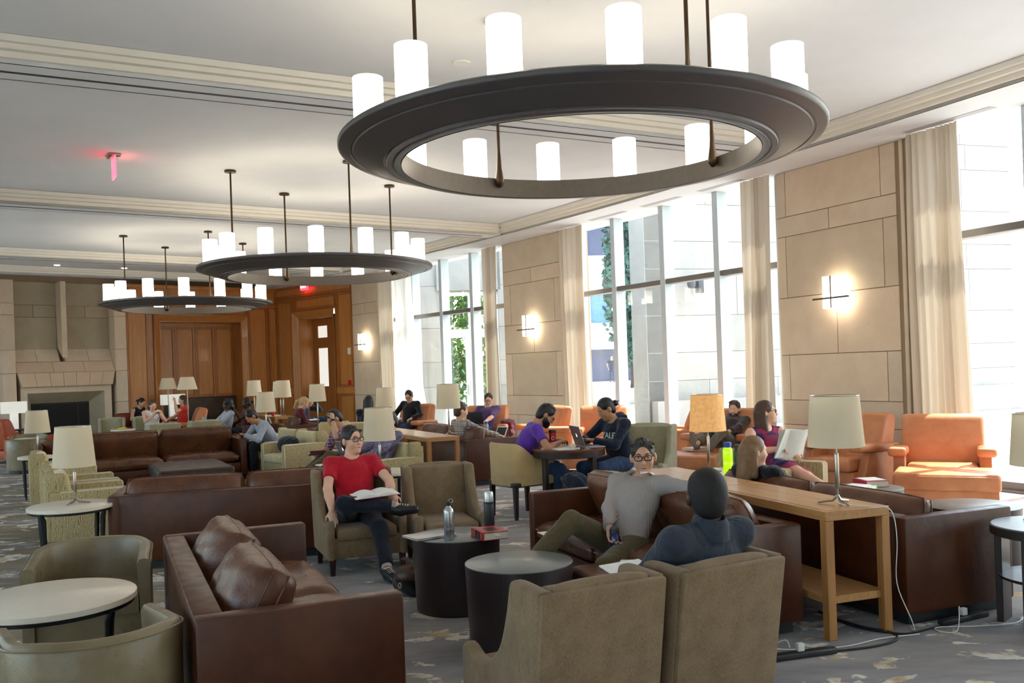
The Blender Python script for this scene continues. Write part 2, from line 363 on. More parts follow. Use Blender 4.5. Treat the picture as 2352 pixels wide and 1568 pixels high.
soff = struct('trim_1', sweep_arc([(-.5, ZS), (.86, ZS), (.86, ZC-.01), (-.5, ZC-.01)], PHI0, PHI1), 'plaster', label='white ceiling soffit along the window wall')
CR = [(0, 0), (0, .035), (.05, .035), (.06, .085), (.13, .085), (.14, .13), (.19, .13), (.20, ZC-ZS-.004), (-.02, ZC-ZS-.004), (-.02, 0)]
struct('crown_moulding', sweep_arc([(.86+a, ZS+b) for a, b in CR], PHI0, PHI1), 'moulding', soff)
def sweep_rad(prof, phi, o0, o1):
    """profile of (t,z), t metres across the beam (positive = away from the camera), swept along the radius"""
    a = R_(phi); tx, ty = -math.sin(a), math.cos(a); m = MB(); k = len(prof); vs = []
    for o in (o0, o1):
        p = pol(phi, o)
        for t, z in prof: vs.append((p.x+tx*t, p.y+ty*t, z))
    fs = [[j, (j+1)%k, k+(j+1)%k, k+j] for j in range(k)]+[list(range(k))[::-1], [k+j for j in range(k)]]
    return m.add(vs, fs)
for i, (phi, w) in enumerate(((22.77, .24), (28.45, .24), (34.05, .24), (39.35, .24), (41.75, .12))):
    b = struct('trim_%d' % (i+2), sweep_rad([(-w, ZS), (w, ZS), (w, ZC-.01), (-w, ZC-.01)], phi, .9, 16), 'plaster', label='white ceiling beam with stepped cream moulding')
    for sg in (-1, 1): struct('beam_moulding', sweep_rad([(sg*(w+a), ZS+z) for a, z in CR], phi, 1.0, 16), 'moulding', b)
    if w > .2: struct('air_slot', sweep_rad([(-.012, ZS-.003), (.035, ZS-.003), (.035, ZS+.002), (-.012, ZS+.002)], phi, 1.2, 15.5), 'slot', b)
def wallroot(name, p, ang, label):
    o = bpy.data.objects.new(name, None); COL.objects.link(o); o.location = (p.x, p.y, 0); o.rotation_euler = (0, 0, R_(ang)); o['kind'] = 'structure'; o['label'] = label; return o
def panels(parent, rows, mat, y0=.0, y1=.018, gap=.005, name='stone_panel', bev=.003):
    for z0, z1, cuts in rows:
        for a, b in zip(cuts[:-1], cuts[1:]):
            ob(name, MB().bx(a+gap, b-gap, y0, y1, z0+gap, z1-gap, bev, 1), mat, parent)
def pier(pa, pb, rows, label):
    a, b = pol(pa), pol(pb); u = b-a; ang = math.degrees(math.atan2(u.y, u.x)); Lp = u.length
    w = wallroot('wall_right', a, ang, label)
    ob('pier_core', MB().bx(0.0, Lp, -.55, .004, 0, ZS), 'stone_joint', w)
    ob('pier_reveal', MB().bx(-.012, .0, -.5, .0, 0, ZS), 'stone', w); ob('pier_reveal', MB().bx(Lp, Lp+.012, -.5, .0, 0, ZS), 'stone', w)
    panels(w, rows(Lp), 'stone')
    # stepped jamb pilaster beside the window
    ob('jamb_strip', MB().bx(.0, .13, .0, .03, 0, ZS, .006), 'stone', w); ob('jamb_bead', MB().lathe([(.028, 0), (.028, ZS)], 10, (.21, .012, 0)), 'stone', w)
    return w
def rowsA(Lp):
    e = Lp; a = .30
    return [(0, .66, [a, .95, e]), (.66, 1.02, [a, e]), (1.02, 1.68, [a, .52, 2.24, e]), (1.68, 2.52, [a, 1.33, e]), (2.52, 3.42, [a, .52, 2.24, e]), (3.42, 3.71, [a, 1.42, e]), (3.71, ZS, [a, .54, 2.22, e])]
def rowsB(Lp):
    e = Lp; a = .24
    return [(0, .62, [a, .5, 1.9, e]), (.62, 1.04, [a, e]), (1.04, 1.95, [a, .44, 2.05, e]), (1.95, 2.57, [a, 1.2, e]), (2.57, 3.45, [a, .44, 2.05, e]), (3.45, 3.76, [a, 1.25, e]), (3.76, ZS, [a, e])]
def rowsC(Lp):
    e = Lp; a = .24
    return [(0, .62, [a, e]), (.62, 1.04, [a, 1.0, e]), (1.04, 1.95, [a, e]), (1.95, 3.3, [a, e]), (3.3, 3.6, [a, .95, e]), (3.6, ZS, [a, e])]
pier(27.40, 29.14, rowsA, 'limestone pier with a twin sconce between two tall windows'); pier(33.13, 34.81, rowsB, 'limestone pier between two tall windows'); pier(38.8, 40.0, rowsC, 'limestone pier beside the oak panelling')
pier(21.72, 23.42, rowsA, 'limestone pier'); pier(PHI0, 17.74, lambda L_: [(0, 2, [0, L_]), (2, ZS, [0, L_])], 'limestone wall')
def window(i, pa, pb, cuts):
    a, b = pol(pa, -.2), pol(pb, -.2); u = b-a; ang = math.degrees(math.atan2(u.y, u.x)); Lw = u.length
    w = wallroot('window_%d' % i, a, ang, 'tall window of clear panes in blue grey metal mullions')
    k = Lw/5.52; xs = [.02]+[c*k for c in cuts]+[Lw-.02]; zs = [.12, 3.05, ZS]
    for x in xs: ob('mullion', MB().bx(x-.06, x+.06, -.08, .15, .0, ZS, .006, 1), 'mullion', w)
    for z in (3.05,): ob('transom', MB().bx(0, Lw, -.08, .12, z-.045, z+.045, .006, 1), 'mullion_d', w)
    ob('bottom_rail', MB().bx(0, Lw, -.08, .14, 0, .12, .006, 1), 'sill', w)
    ob('floor_grille', MB().bx(0, Lw, .14, .19, 0, .03), 'sill', w)
    for z0, z1 in ((.12, 3.0), (3.1, ZS)):
        for x0, x1 in zip(xs[:-1], xs[1:]): ob('pane', MB().bx(x0+.055, x1-.055, .0, .012, z0, z1), 'glass', w)
    return w
for i, (a, b) in enumerate(WINDOWS): window(i+1, a, b, [1.36, 2.70, 4.09])
# ---- curtains
def curtain(pa, pb, label, mat='curtain', off=.16, n=7, amp=.05, flow=None, z1=ZS-.01, z0=.015, phs=0.):
    m = MB(); N = n*10; rows = 14; vs = []; fs = []
    for j in range(rows+1):
        v = j/rows; z = z1+(z0-z1)*v
        for i in range(N+1):
            u = i/N; ph = pa+(pb-pa)*u; o = off
            if flow: dphi, doff = flow(u, v); ph += dphi; o += doff
            q_ = n*u+.45*math.sin(5.3*u+pa)+.25*math.sin(11*u+2*pa); o += amp*(.55+.75*v)*(1+.35*math.sin(9*u+pa))*(math.sin(2*math.pi*q_+.6*math.sin(3*v+u*4))+.35*math.sin(4*math.pi*q_+pa))+.015*math.sin(7*u+5*v)
            p = pol(ph, o); vs.append((p.x, p.y, z))
    for j in range(rows):
        for i in range(N): a = j*(N+1)+i; fs.append([a, a+1, a+N+2, a+N+1])
    o = ob('curtain', m.add(vs, fs), mat, None, 80); return tag(o, label, 'curtain')
curtain(27.40, 26.88, 'beige pleated curtain beside the big pier, at the window behind the empty orange chair', n=8, flow=lambda u, v: (-.07*u*v, .0))
curtain(29.13, 29.56, 'beige pleated curtain drawn to the pier behind the bearded man', n=6, flow=lambda u, v: (-.0*u*v, .04*v))
curtain(33.11, 32.58, 'beige pleated curtain behind the empty orange chair next to the woman in a hoodie', n=6)
curtain(34.83, 35.25, 'beige pleated curtain behind the man in the purple v-neck shirt', n=5)
curtain(38.78, 38.25, 'grey beige curtain hanging straight beside the far wall lamp', n=5)
curtain(38.2, 37.55, 'white sheer curtain blown into the room behind the woman in black', 'sheer', .14, 5, .045, flow=lambda u, v: (-.75*v**1.6*(.35+.65*u), .25*v*u))
# ---- soffit air diffusers
for pa, pb in ((27.35, 26.5), (25.9, 25.1), (30.15, 29.45), (31.2, 30.5), (32.3, 31.55)):
    ob('air_diffuser', sweep_arc([(.20, ZS-.004), (.32, ZS-.004), (.32, ZS+.001), (.20, ZS+.001)], pa, pb, 6), 'grille', soff)
# ---- far wall: fireplace in limestone, oak panelling with a banquette niche
fw = wallroot('wall_back', FWC, FWA, 'far wall with limestone fireplace and oak panelling')
ob('wall_core', MB().bx(-.5, 5.05, -1.3, -.75, 0, ZC+.05).bx(5.05, 11.5, -.9, -.47, 0, ZC+.05), 'stone_joint', fw)
def bxo(name, mat, *a, parent=fw, bev=.004): return ob(name, MB().bx(*a, bev, 1), mat, parent)
Y0, Y1 = -.45, .02
# pilasters
for s0, s1 in ((5.05, 5.37), (7.86, 8.18)):
    for z0, z1 in ((0, .55), (.55, 1.10), (1.10, 1.95), (1.95, 2.55), (2.55, 3.46), (3.46, 3.76), (3.76, ZS)): bxo('stone_block', 'stone', s0+.003, s1-.003, Y0, Y1, z0+.003, z1-.003)
# back of the recess over the hood
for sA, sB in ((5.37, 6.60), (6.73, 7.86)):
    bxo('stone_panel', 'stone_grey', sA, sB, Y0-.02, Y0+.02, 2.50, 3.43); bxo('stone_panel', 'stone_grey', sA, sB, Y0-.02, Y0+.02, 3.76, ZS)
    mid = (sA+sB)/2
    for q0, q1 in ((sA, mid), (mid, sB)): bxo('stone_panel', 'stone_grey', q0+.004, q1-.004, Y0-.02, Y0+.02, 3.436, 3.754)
ob('flue_rib', MB().prism([(Y0, ZS), (Y1, ZS), (Y1, 2.34), (Y0+.05, 2.62)], 6.60, 6.73), 'stone', fw)
# sloped hood, two courses
def hoodrow(z0, z1, cuts, mat):
    f = lambda z: Y1-.01+(Y0-Y1+.03)*(z-1.95)/(2.58-1.95)
    for a, b in zip(cuts[:-1], cuts[1:]): ob('hood_stone', MB().prism([(Y0, z0+.004), (f(z0), z0+.004), (f(z1), z1-.004), (Y0, z1-.004)], a+.004, b-.004), mat, fw)
hoodrow(2.24, 2.58, [5.37, 5.99, 6.60], 'stone'); hoodrow(2.24, 2.58, [6.73, 7.29, 7.86], 'stone'); hoodrow(1.95, 2.24, [5.37, 6.16, 6.94, 7.86], 'stone_pink')
cutA = [5.40, 5.72, 6.05, 6.40, 6.73, 7.08, 7.44, 7.84]; cutB = [5.47, 5.78, 6.08, 6.41, 6.72, 7.04, 7.37, 7.75]
for q in range(7):
    ob('hood_stone', MB().prism([(cutA[q]+.004, 1.946), (cutA[q+1]-.004, 1.946), (cutB[q+1]-.004, 1.585), (cutB[q]+.004, 1.585)], Y0, Y1+.03, 'y'), 'stone_pink', fw)
# surround with splayed opening
ob('fire_surround', MB().bx(5.47, 5.66, Y0, Y1-.10, 0, 1.58).bx(7.59, 7.75, Y0, Y1-.10, 0, 1.58).bx(5.66, 7.59, Y0, Y1-.10, 1.42, 1.58), 'stone', fw)
def quad(a, b, c, d): return MB().add([a, b, c, d], [[0, 1, 2, 3]])
ya, yb = Y1-.10, Y0+.02
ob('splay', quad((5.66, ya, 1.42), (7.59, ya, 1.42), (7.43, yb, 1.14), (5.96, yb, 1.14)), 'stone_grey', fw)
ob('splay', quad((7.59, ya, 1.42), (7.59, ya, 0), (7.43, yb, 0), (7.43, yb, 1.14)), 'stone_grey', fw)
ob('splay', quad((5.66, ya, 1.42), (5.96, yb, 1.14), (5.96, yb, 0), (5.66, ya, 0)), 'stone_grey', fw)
bxo('firebox', 'firebox', 5.9, 7.5, Y0-.015, Y0+.02, 0, 1.2)
bxo('fire_screen', 'dark_gap', 6.0, 7.42, Y0+.02, Y0+.028, .05, 1.08)
for s in (6.25, 7.2): bxo('screen_bar', 'plasticb', s, s+.02, Y0+.025, Y0+.04, .05, 1.08)
bxo('stone_panel', 'stone', 8.2, 9.6, Y0-.02, Y0, 0, ZC); bxo('stone_panel', 'stone', 9.6, 11.4, Y0-.02, Y0, 0, ZC)
# oak panelling
def woodpanel(parent, s0, s1, z0, z1, y, m1='wallwood', m2='wallwood_d', st=.09):
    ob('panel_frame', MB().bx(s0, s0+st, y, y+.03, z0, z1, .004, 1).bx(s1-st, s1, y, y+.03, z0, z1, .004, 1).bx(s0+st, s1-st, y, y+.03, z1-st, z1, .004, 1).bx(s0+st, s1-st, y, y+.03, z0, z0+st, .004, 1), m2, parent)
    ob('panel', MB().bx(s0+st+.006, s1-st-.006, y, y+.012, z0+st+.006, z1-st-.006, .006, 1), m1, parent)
ob('oak_backing', MB().bx(4.25, 5.05, -.75, .0, 0, ZS).bx(-.1, 1.41, -.75, .0, 0, ZS).bx(1.41, 4.25, -.75, .0, 3.50, ZS), 'wallwood_d', fw)
woodpanel(fw, 4.46, 5.05, .12, 3.76, 0, st=.05); woodpanel(fw, .75, 1.41, .12, 3.8, 0, st=.07); woodpanel(fw, .40, .72, .12, 3.8, 0, st=.05)
woodpanel(fw, 1.45, 4.42, 3.52, 3.80, 0, st=.05); woodpanel(fw, .4, 5.04, 3.84, ZS, 0, st=.09)
ob('oak_cornice', MB().bx(.35, 5.06, 0, .07, ZS-.10, ZS, .01).bx(.35, 5.06, 0, .05, 3.78, 3.85, .01), 'wallwood', fw)
NB = -.62
# splayed casing
ob('niche_casing', quad((4.26, .04, 3.50), (1.40, .04, 3.50), (1.60, -.10, 3.32), (4.05, -.10, 3.32)), 'wallwood', fw)
ob('niche_casing', quad((4.26, .04, 3.50), (4.05, -.10, 3.32), (4.05, -.10, 0), (4.26, .04, 0)), 'wallwood', fw)
ob('niche_casing', quad((1.40, .04, 3.50), (1.40, .04, 0), (1.60, -.10, 0), (1.60, -.10, 3.32)), 'wallwood', fw)
ob('casing_lip', MB().bx(4.24, 4.30, 0, .06, 0, 3.56, .008).bx(1.36, 1.42, 0, .06, 0, 3.56, .008).bx(1.36, 4.30, 0, .06, 3.50, 3.56, .008), 'wallwood_d', fw)
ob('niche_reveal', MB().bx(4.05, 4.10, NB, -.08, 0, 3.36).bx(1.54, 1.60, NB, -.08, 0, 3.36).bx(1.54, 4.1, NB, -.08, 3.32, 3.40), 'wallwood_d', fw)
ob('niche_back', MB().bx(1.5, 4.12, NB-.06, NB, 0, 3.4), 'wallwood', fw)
bw = (4.05-1.60)/4
for q in range(4):
    woodpanel(fw, 1.60+q*bw, 1.60+(q+1)*bw, 1.10, 3.22, NB, st=.075)
# side wall in oak with the glazed door
WS = wallroot('wall_left', Vector((-4.48, 25.91)), 138.2, 'oak panelled wall with a glazed door beside the last pier'); WS.name = 'wall_oak'
def wbx(n, m, *a, bev=.004): return ob(n, MB().bx(*a, bev, 1), m, WS)
ob('oak_backing', MB().bx(0, .82, -.8, 0, 0, ZS).bx(2.91, 4.0, -.8, 0, 0, ZS).bx(.82, 2.91, -.8, 0, 3.57, ZS), 'wallwood_d', WS)
woodpanel(WS, .02, .70, 1.27, 4.0, 0, st=.06); woodpanel(WS, .02, .70, .12, 1.08, 0, st=.06); woodpanel(WS, 2.95, 3.72, 1.27, 3.94, 0, st=.06); woodpanel(WS, 2.95, 3.72, .12, 1.08, 0, st=.06)
woodpanel(WS, .80, 2.76, 3.62, 3.98, 0, st=.05); woodpanel(WS, .02, 3.84, 4.02, ZS, 0, st=.07)
wbx('chair_rail', 'wallwood', .0, .80, 0, .045, 1.08, 1.27, bev=.01); wbx('chair_rail', 'wallwood', 2.92, 3.82, 0, .045, 1.08, 1.27, bev=.01)
for a, b, c, d in (((2.91, .05, 3.57), (.82, .05, 3.57), (1.0, -.08, 3.35), (2.66, -.08, 3.35)), ((2.91, .05, 3.57), (2.66, -.08, 3.35), (2.66, -.08, 0), (2.91, .05, 0)), ((.82, .05, 3.57), (.82, .05, 0), (1.0, -.08, 0), (1.0, -.08, 3.35))):
    ob('door_casing', quad(a, b, c, d), 'wallwood', WS)
ob('door_reveal', MB().bx(2.66, 2.71, -.62, -.06, 0, 3.4).bx(.95, 1.0, -.62, -.06, 0, 3.4).bx(.95, 2.71, -.62, -.06, 3.35, 3.42), 'wallwood', WS)
for q, (s0, s1) in enumerate(((1.83, 2.66), (1.0, 1.83))):
    d = ob('door_leaf', MB().bx(s0, s0+.16, -.64, -.58, 0, 3.35).bx(s1-.18, s1, -.64, -.58, 0, 3.35).bx(s0+.16, s1-.18, -.64, -.58, 3.14, 3.35).bx(s0+.16, s1-.18, -.64, -.58, 2.46, 2.78).bx(s0+.16, s1-.18, -.64, -.58, 0, 1.29), 'wallwood_d', WS)
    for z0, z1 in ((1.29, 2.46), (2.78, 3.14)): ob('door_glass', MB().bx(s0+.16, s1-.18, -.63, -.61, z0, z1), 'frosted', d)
wbx('light_switch', 'plasticw', .13, .27, .0, .02, 2.2, 2.39); wbx('fire_alarm', 'red', .15, .26, .0, .05, 1.32, 1.46)
# ---- walls out of view
lw = wallroot('wall_left', LW0, math.degrees(math.atan2((LW1-LW0).y, (LW1-LW0).x)), 'plain wall with tall windows'); LL = (LW1-LW0).length
xs = [0, LL*.25-4.2, LL*.25+4.2, LL*.75-4.2, LL*.75+4.2, LL]
m = MB()
for a, b in ((xs[0], xs[1]), (xs[2], xs[3]), (xs[4], xs[5])): m.bx(a, b, -.3, 0, 0, ZC)
for a, b in ((xs[1], xs[2]), (xs[3], xs[4])): m.bx(a, b, -.3, 0, 0, .2).bx(a, b, -.3, 0, 4.3, ZC)
ob('wall_core', m, 'stone', lw)
for a, b in ((xs[1], xs[2]), (xs[3], xs[4])):
    [ob('mullion', MB().bx(a+k*1.68-.05, a+k*1.68+.05, -.25, -.1, .2, 4.3), 'mullion', lw) for k in range(1, 5)]; ob('transom', MB().bx(a, b, -.25, -.1, 3.0, 3.1), 'mullion', lw)
    ob('pane', MB().bx(a, b, -.19, -.18, .2, 4.3), 'glass', lw)
bk0, bk1 = BK0, BK1; bw_ = wallroot('wall_front', bk0, math.degrees(math.atan2((bk1-bk0).y, (bk1-bk0).x)), 'plain limestone wall behind the camera, its windows added for fill light')
LB = (bk1-bk0).length; m = MB(); ed = [-.3/LB]+[q for w_ in FILL_WINDOWS for q in w_]+[1+.4/LB]
for k in range(0, len(ed), 2): m.bx(ed[k]*LB, ed[k+1]*LB, -.3, 0, 0, ZC)
for a, b in FILL_WINDOWS: m.bx(a*LB, b*LB, -.3, 0, 0, .2).bx(a*LB, b*LB, -.3, 0, 4.3, ZC)
ob('wall_core', m, 'stone', bw_)
for a, b in FILL_WINDOWS:
    for k in range(1, 4): x = (a+(b-a)*k/4)*LB; ob('mullion', MB().bx(x-.05, x+.05, -.25, -.1, .2, 4.3), 'mullion', bw_)
    ob('transom', MB().bx(a*LB, b*LB, -.25, -.1, 3.0, 3.1), 'mullion', bw_); ob('pane', MB().bx(a*LB, b*LB, -.19, -.18, .2, 4.3), 'glass', bw_)
# ---- small ceiling fittings
def disc(px, py, r, z, name, label, cat, mat, grp=None):
    o = ob(name, MB().lathe([(r, 0), (r*.95, -.012), (r*.6, -.016), (0.0, -.017)], 20), mat); o.location = (px, py, z); return tag(o, label, cat, grp)
p = pol(27.49, 6.19); disc(p.x, p.y, .085, ZC, 'ceiling_speaker', 'round white ceiling disc above the nearest chandelier', 'ceiling disc', 'plasticw')
p = pol(33.05, 6.04); disc(p.x, p.y, .06, ZC, 'ceiling_disc', 'small pale ceiling disc between the middle and near chandeliers', 'ceiling disc', 'plasticw')
p = pol(33.22, 1.9); disc(p.x, p.y, .05, ZC, 'ceiling_disc', 'small pale ceiling disc close to the window soffit', 'ceiling disc', 'plasticw')
for a, b, lb in ((41.2, 7.33, 'small lit downlight in the ceiling in front of the fireplace'), (41.2, 5.73, 'small lit downlight in the ceiling between fireplace and oak niche')):
    p = pol(a, b); disc(p.x, p.y, .07, ZC, 'downlight', lb, 'downlight', 'exit_txt', 'downlights before the fireplace wall')
p = pol(40.9, 4.28); disc(p.x, p.y, .08, ZC, 'smoke_detector', 'white smoke detector on the ceiling before the oak niche', 'smoke detector', 'plasticw')
# ---- exit signs
def text_mesh(body, size, depth):
    c = bpy.data.curves.new('lettering', 'FONT'); c.body = body; c.size = size; c.extrude = depth; c.align_x = 'CENTER'; c.align_y = 'CENTER'
    o = bpy.data.objects.new('lettering', c); COL.objects.link(o); dg = bpy.context.evaluated_depsgraph_get(); me = bpy.data.meshes.new_from_object(o.evaluated_get(dg))
    bpy.data.objects.remove(o); bpy.data.curves.remove(c); return me
def lettering(name, body, size, mat, parent, loc, rot, depth=.002):
    me = text_mesh(body, size, depth); me.materials.clear(); me.materials.append(MT(mat)); o = bpy.data.objects.new(name, me); COL.objects.link(o); o.parent = parent; o.location = loc; o.rotation_euler = rot; return o
u = Vector((math.cos(R_(138.2)), math.sin(R_(138.2)))); q = Vector((-4.48, 25.91))+u*2.1+Vector((u.y*-1, u.x))*.12
ex = root('exit_sign', 'red lit exit sign on the oak wall above the glazed door', 'exit sign', (q.x, q.y, 4.19), 228.2)
ob('sign_box', MB().bx(-.17, .17, -.04, .03, 0, .22, .008), 'exit_red', ex); lettering('lettering', 'EXIT', .15, 'exit_txt', ex, (0, .033, .11), (R_(90), 0, R_(180)))
p = pol(31.45, 8.75)
ex = root('exit_sign', 'red edge-lit exit sign hanging end-on from the ceiling', 'exit sign', (p.x, p.y, ZC-.30), 31.45)
ob('sign_panel', MB().bx(-.16, .16, -.006, .006, 0, .27), 'exit_acr', ex); ob('canopy', MB().bx(-.14, .14, -.07, .07, .27, .30, .004), 'chrome', ex); lettering('lettering', 'EXIT', .14, 'exit_txt', ex, (0, .008, .13), (R_(90), 0, R_(180)), .001)
# ================================================================ chandeliers and wall lamps
def chandelier(loc, label, rot):
    r = root('ring_chandelier', label, 'chandelier', (loc[0], loc[1], 3.135), 90+rot, 'ring chandeliers'); O, I = 1.715, 1.28
    prof = [(O-.02, .052), (O-.006, .056), (O, .064), (O, .09), (O-.012, .10), (I+.02, .10), (I, .10), (I, -.045), (I+.012, -.05), (I+.045, -.05), (I+.05, -.036), (I+.06, -.036), (I+.065, -.044), (I+.10, -.044), (I+.106, -.030), (I+.118, -.030), (I+.124, -.034), (O-.105, .030), (O-.10, .040), (O-.088, .042), (O-.083, .036)]
    ob('ring', MB().lathe(prof, 96, closed=True), 'bronze', r)
    ob('inner_band', MB().lathe([(I-.004, -.05), (I-.004, .095), (I-.001, .095), (I-.001, -.05)], 96, closed=True), 'bronze_in', r)
    sm = mesh(MB().lathe([(.098, 0), (.101, .02), (.102, .345), (.100, .345), (.096, .02), (.0, .015)], 28)); hm = mesh(MB().cyl((0, 0, 0), .07, .03, 20))
    for k in range(14):
        a = 2*math.pi*k/14+R_(-161.4); rr = 1.515
        s = ob('glass_shade', None, 'candle', r, me=sm); s.location = (rr*math.cos(a), rr*math.sin(a), .12)
        h = ob('lamp_cup', None, 'bronze', r, me=hm); h.location = (rr*math.cos(a), rr*math.sin(a), .098)
    rodm = mesh(MB().cyl((0, 0, .1), .013, ZC-3.135-.1, 10).lathe([(.013, .30), (.022, .16), (.038, .06), (.036, .03), (.014, .0), (0, -.005)], 14)); cm = mesh(MB().lathe([(.075, 0), (.08, -.01), (.08, -.03), (0, -.035)], 20))
    for k in range(4):
        a = math.pi/2*k+R_(-62); x, y = (I-.035)*math.cos(a), (I-.035)*math.sin(a)
        q = ob('hanging_rod', None, 'rod', r, me=rodm); q.location = (x, y, .02)
        q = ob('rod_canopy', None, 'rod', r, me=cm); q.location = (x, y, ZC-3.135)
    return r
chandelier((.537, 6.578), 'largest bronze ring chandelier, hanging over the leather sofas and drum tables', 0)
chandelier((-2.85, 13.55), 'middle bronze ring chandelier of the row, with candle-like glass shades', 6.2)
chandelier((-6.72, 19.0), 'bronze ring chandelier hanging before the fireplace and oak niche', 11.5)
def sconce(phi, label):
    a, b = pol(phi-.3), pol(phi+.3); u = b-a; face = math.degrees(math.atan2(u.y, u.x))+90; p = pol(phi, -.0)
    n = Vector((math.cos(R_(face)), math.sin(R_(face)))); p = p+n*.02
    r = root('wall_sconce', label, 'wall lamp', (p.x, p.y, 2.30), face, 'twin glass wall sconces')
    ob('back_plate', MB().bx(-.05, .05, 0, .03, .08, .36, .004), 'bronze', r)
    for x in (-.105, .105):
        ob('glass_shade', MB().lathe([(.0, 0), (.088, .0), (.088, .44), (.0, .44)], 24, (x, .12, 0)), 'sconce', r)
    ob('cross_bar', MB().bx(-.31, .31, .205, .23, .125, .15, .003), 'bronze', r); ob('bracket', MB().bx(-.012, .012, .03, .205, .125, .15), 'bronze', r)
    ob('stem', MB().bx(-.008, .008, .2, .215, .0, .44), 'bronze', r)
sconce(28.3, 'twin glass sconce on the big pier above the reading woman'); sconce(34.0, 'twin glass sconce on the pier above the man in the purple v-neck'); sconce(39.45, 'twin glass sconce on the last pier by the oak panelling')
# ================================================================ furniture builders (front looks along +y)
def legs(r, pts, h, s0, s1, mat, name='leg', z0=0):
    for x, y in pts:
        ob(name, MB().add([(x+a*s1, y+b*s1, z0) for a, b in ((-.5,-.5),(.5,-.5),(.5,.5),(-.5,.5))]+[(x+a*s0, y+b*s0, z0+h) for a, b in ((-.5,-.5),(.5,-.5),(.5,.5),(-.5,.5))], [[3,2,1,0],[4,5,6,7],[0,1,5,4],[1,2,6,5],[2,3,7,6],[3,0,4,7]]), mat, r)
def solid_side(prof, x0, x1, bev=.02):
    """upright panel with a shaped (y,z) outline, its edges rounded"""
    bm = bmesh.new(); vs = [bm.verts.new((x0, y, z)) for y, z in prof]; f = bm.faces.new(vs); ex_ = bmesh.ops.extrude_face_region(bm, geom=[f])
    for v in [e for e in ex_['geom'] if isinstance(e, bmesh.types.BMVert)]: v.co.x = x1
    bmesh.ops.recalc_face_normals(bm, faces=bm.faces)
    ed = [e for e in bm.edges if abs(e.verts[0].co.x-e.verts[1].co.x) < 1e-6]
    bmesh.ops.bevel(bm, geom=ed, offset=bev, segments=3, profile=.5, affect='EDGES')
    bm.verts.index_update(); m = MB(); m.add([v.co.copy() for v in bm.verts], [[v.index for v in f.verts] for f in bm.faces]); bm.free(); return m
def smooth_path(pts, n=6):
    out = []; P = [Vector(p) for p in pts]
    for i in range(len(P)-1):
        a, b, c, d = P[max(i-1, 0)], P[i], P[i+1], P[min(i+2, len(P)-1)]
        for k in range(n):
            t = k/n; out.append(.5*((2*b)+(c-a)*t+(2*a-5*b+4*c-d)*t*t+(3*b-a-3*c+d)*t**3))
    out.append(P[-1]); return out
def wing_chair(loc, face, label, mat='taupe', group='wing armchairs', w=.58):
    r = root('wing_chair', label, 'armchair', loc, face, group)
    top = [(p.x, p.y) for p in smooth_path([(.335, .40), (.325, .435), (.29, .445), (.20, .415), (.08, .43), (-.04, .52), (-.11, .66), (-.145, .775), (-.165, .80), (-.22, .805)])]
    prof = [(.335, .13)]+top+[(-.40, .80), (-.33, .30), (-.30, .13)]
    for s in (-1, 1):
        x0, x1 = (s*w/2-s*.068, s*w/2)
        ob('side_wing', solid_side(prof, min(x0, x1), max(x0, x1), .024), mat, r)
    bk = MB()
    def bf(u, v):
        a = -1+2*u; return (a*(w/2-.06), 0, 0)
    tilt = math.atan2(.10, .5)
    bk.box((0, -.285, .485), (w-.10, .12, .62), .035, 3, Matrix.Rotation(tilt*.75, 3, 'X'))
    ob('backrest', bk, mat, r)
    ob('back_panel', MB().box((0, -.352, .465), (w-.012, .035, .66), .012, 2, Matrix.Rotation(tilt*.8, 3, 'X')), mat, r)
    ob('top_roll', MB().tube(smooth_path([(-w/2+.07, -.352, .762), (-w/4, -.354, .776), (0, -.355, .780), (w/4, -.354, .776), (w/2-.07, -.352, .762)], 4), .038, 10), mat, r)
    ob('seat_base', MB().bx(-w/2+.05, w/2-.05, -.29, .315, .13, .30, .015), mat, r)
    ob('seat_cushion', MB().bx(-w/2+.086, w/2-.086, -.26, .335, .27, .375, .03, 3), mat, r)
    legs(r, [(s*(w/2-.045), y) for s in (-1, 1) for y in (.295, -.275)], .135, .05, .035, 'espresso')
    return r
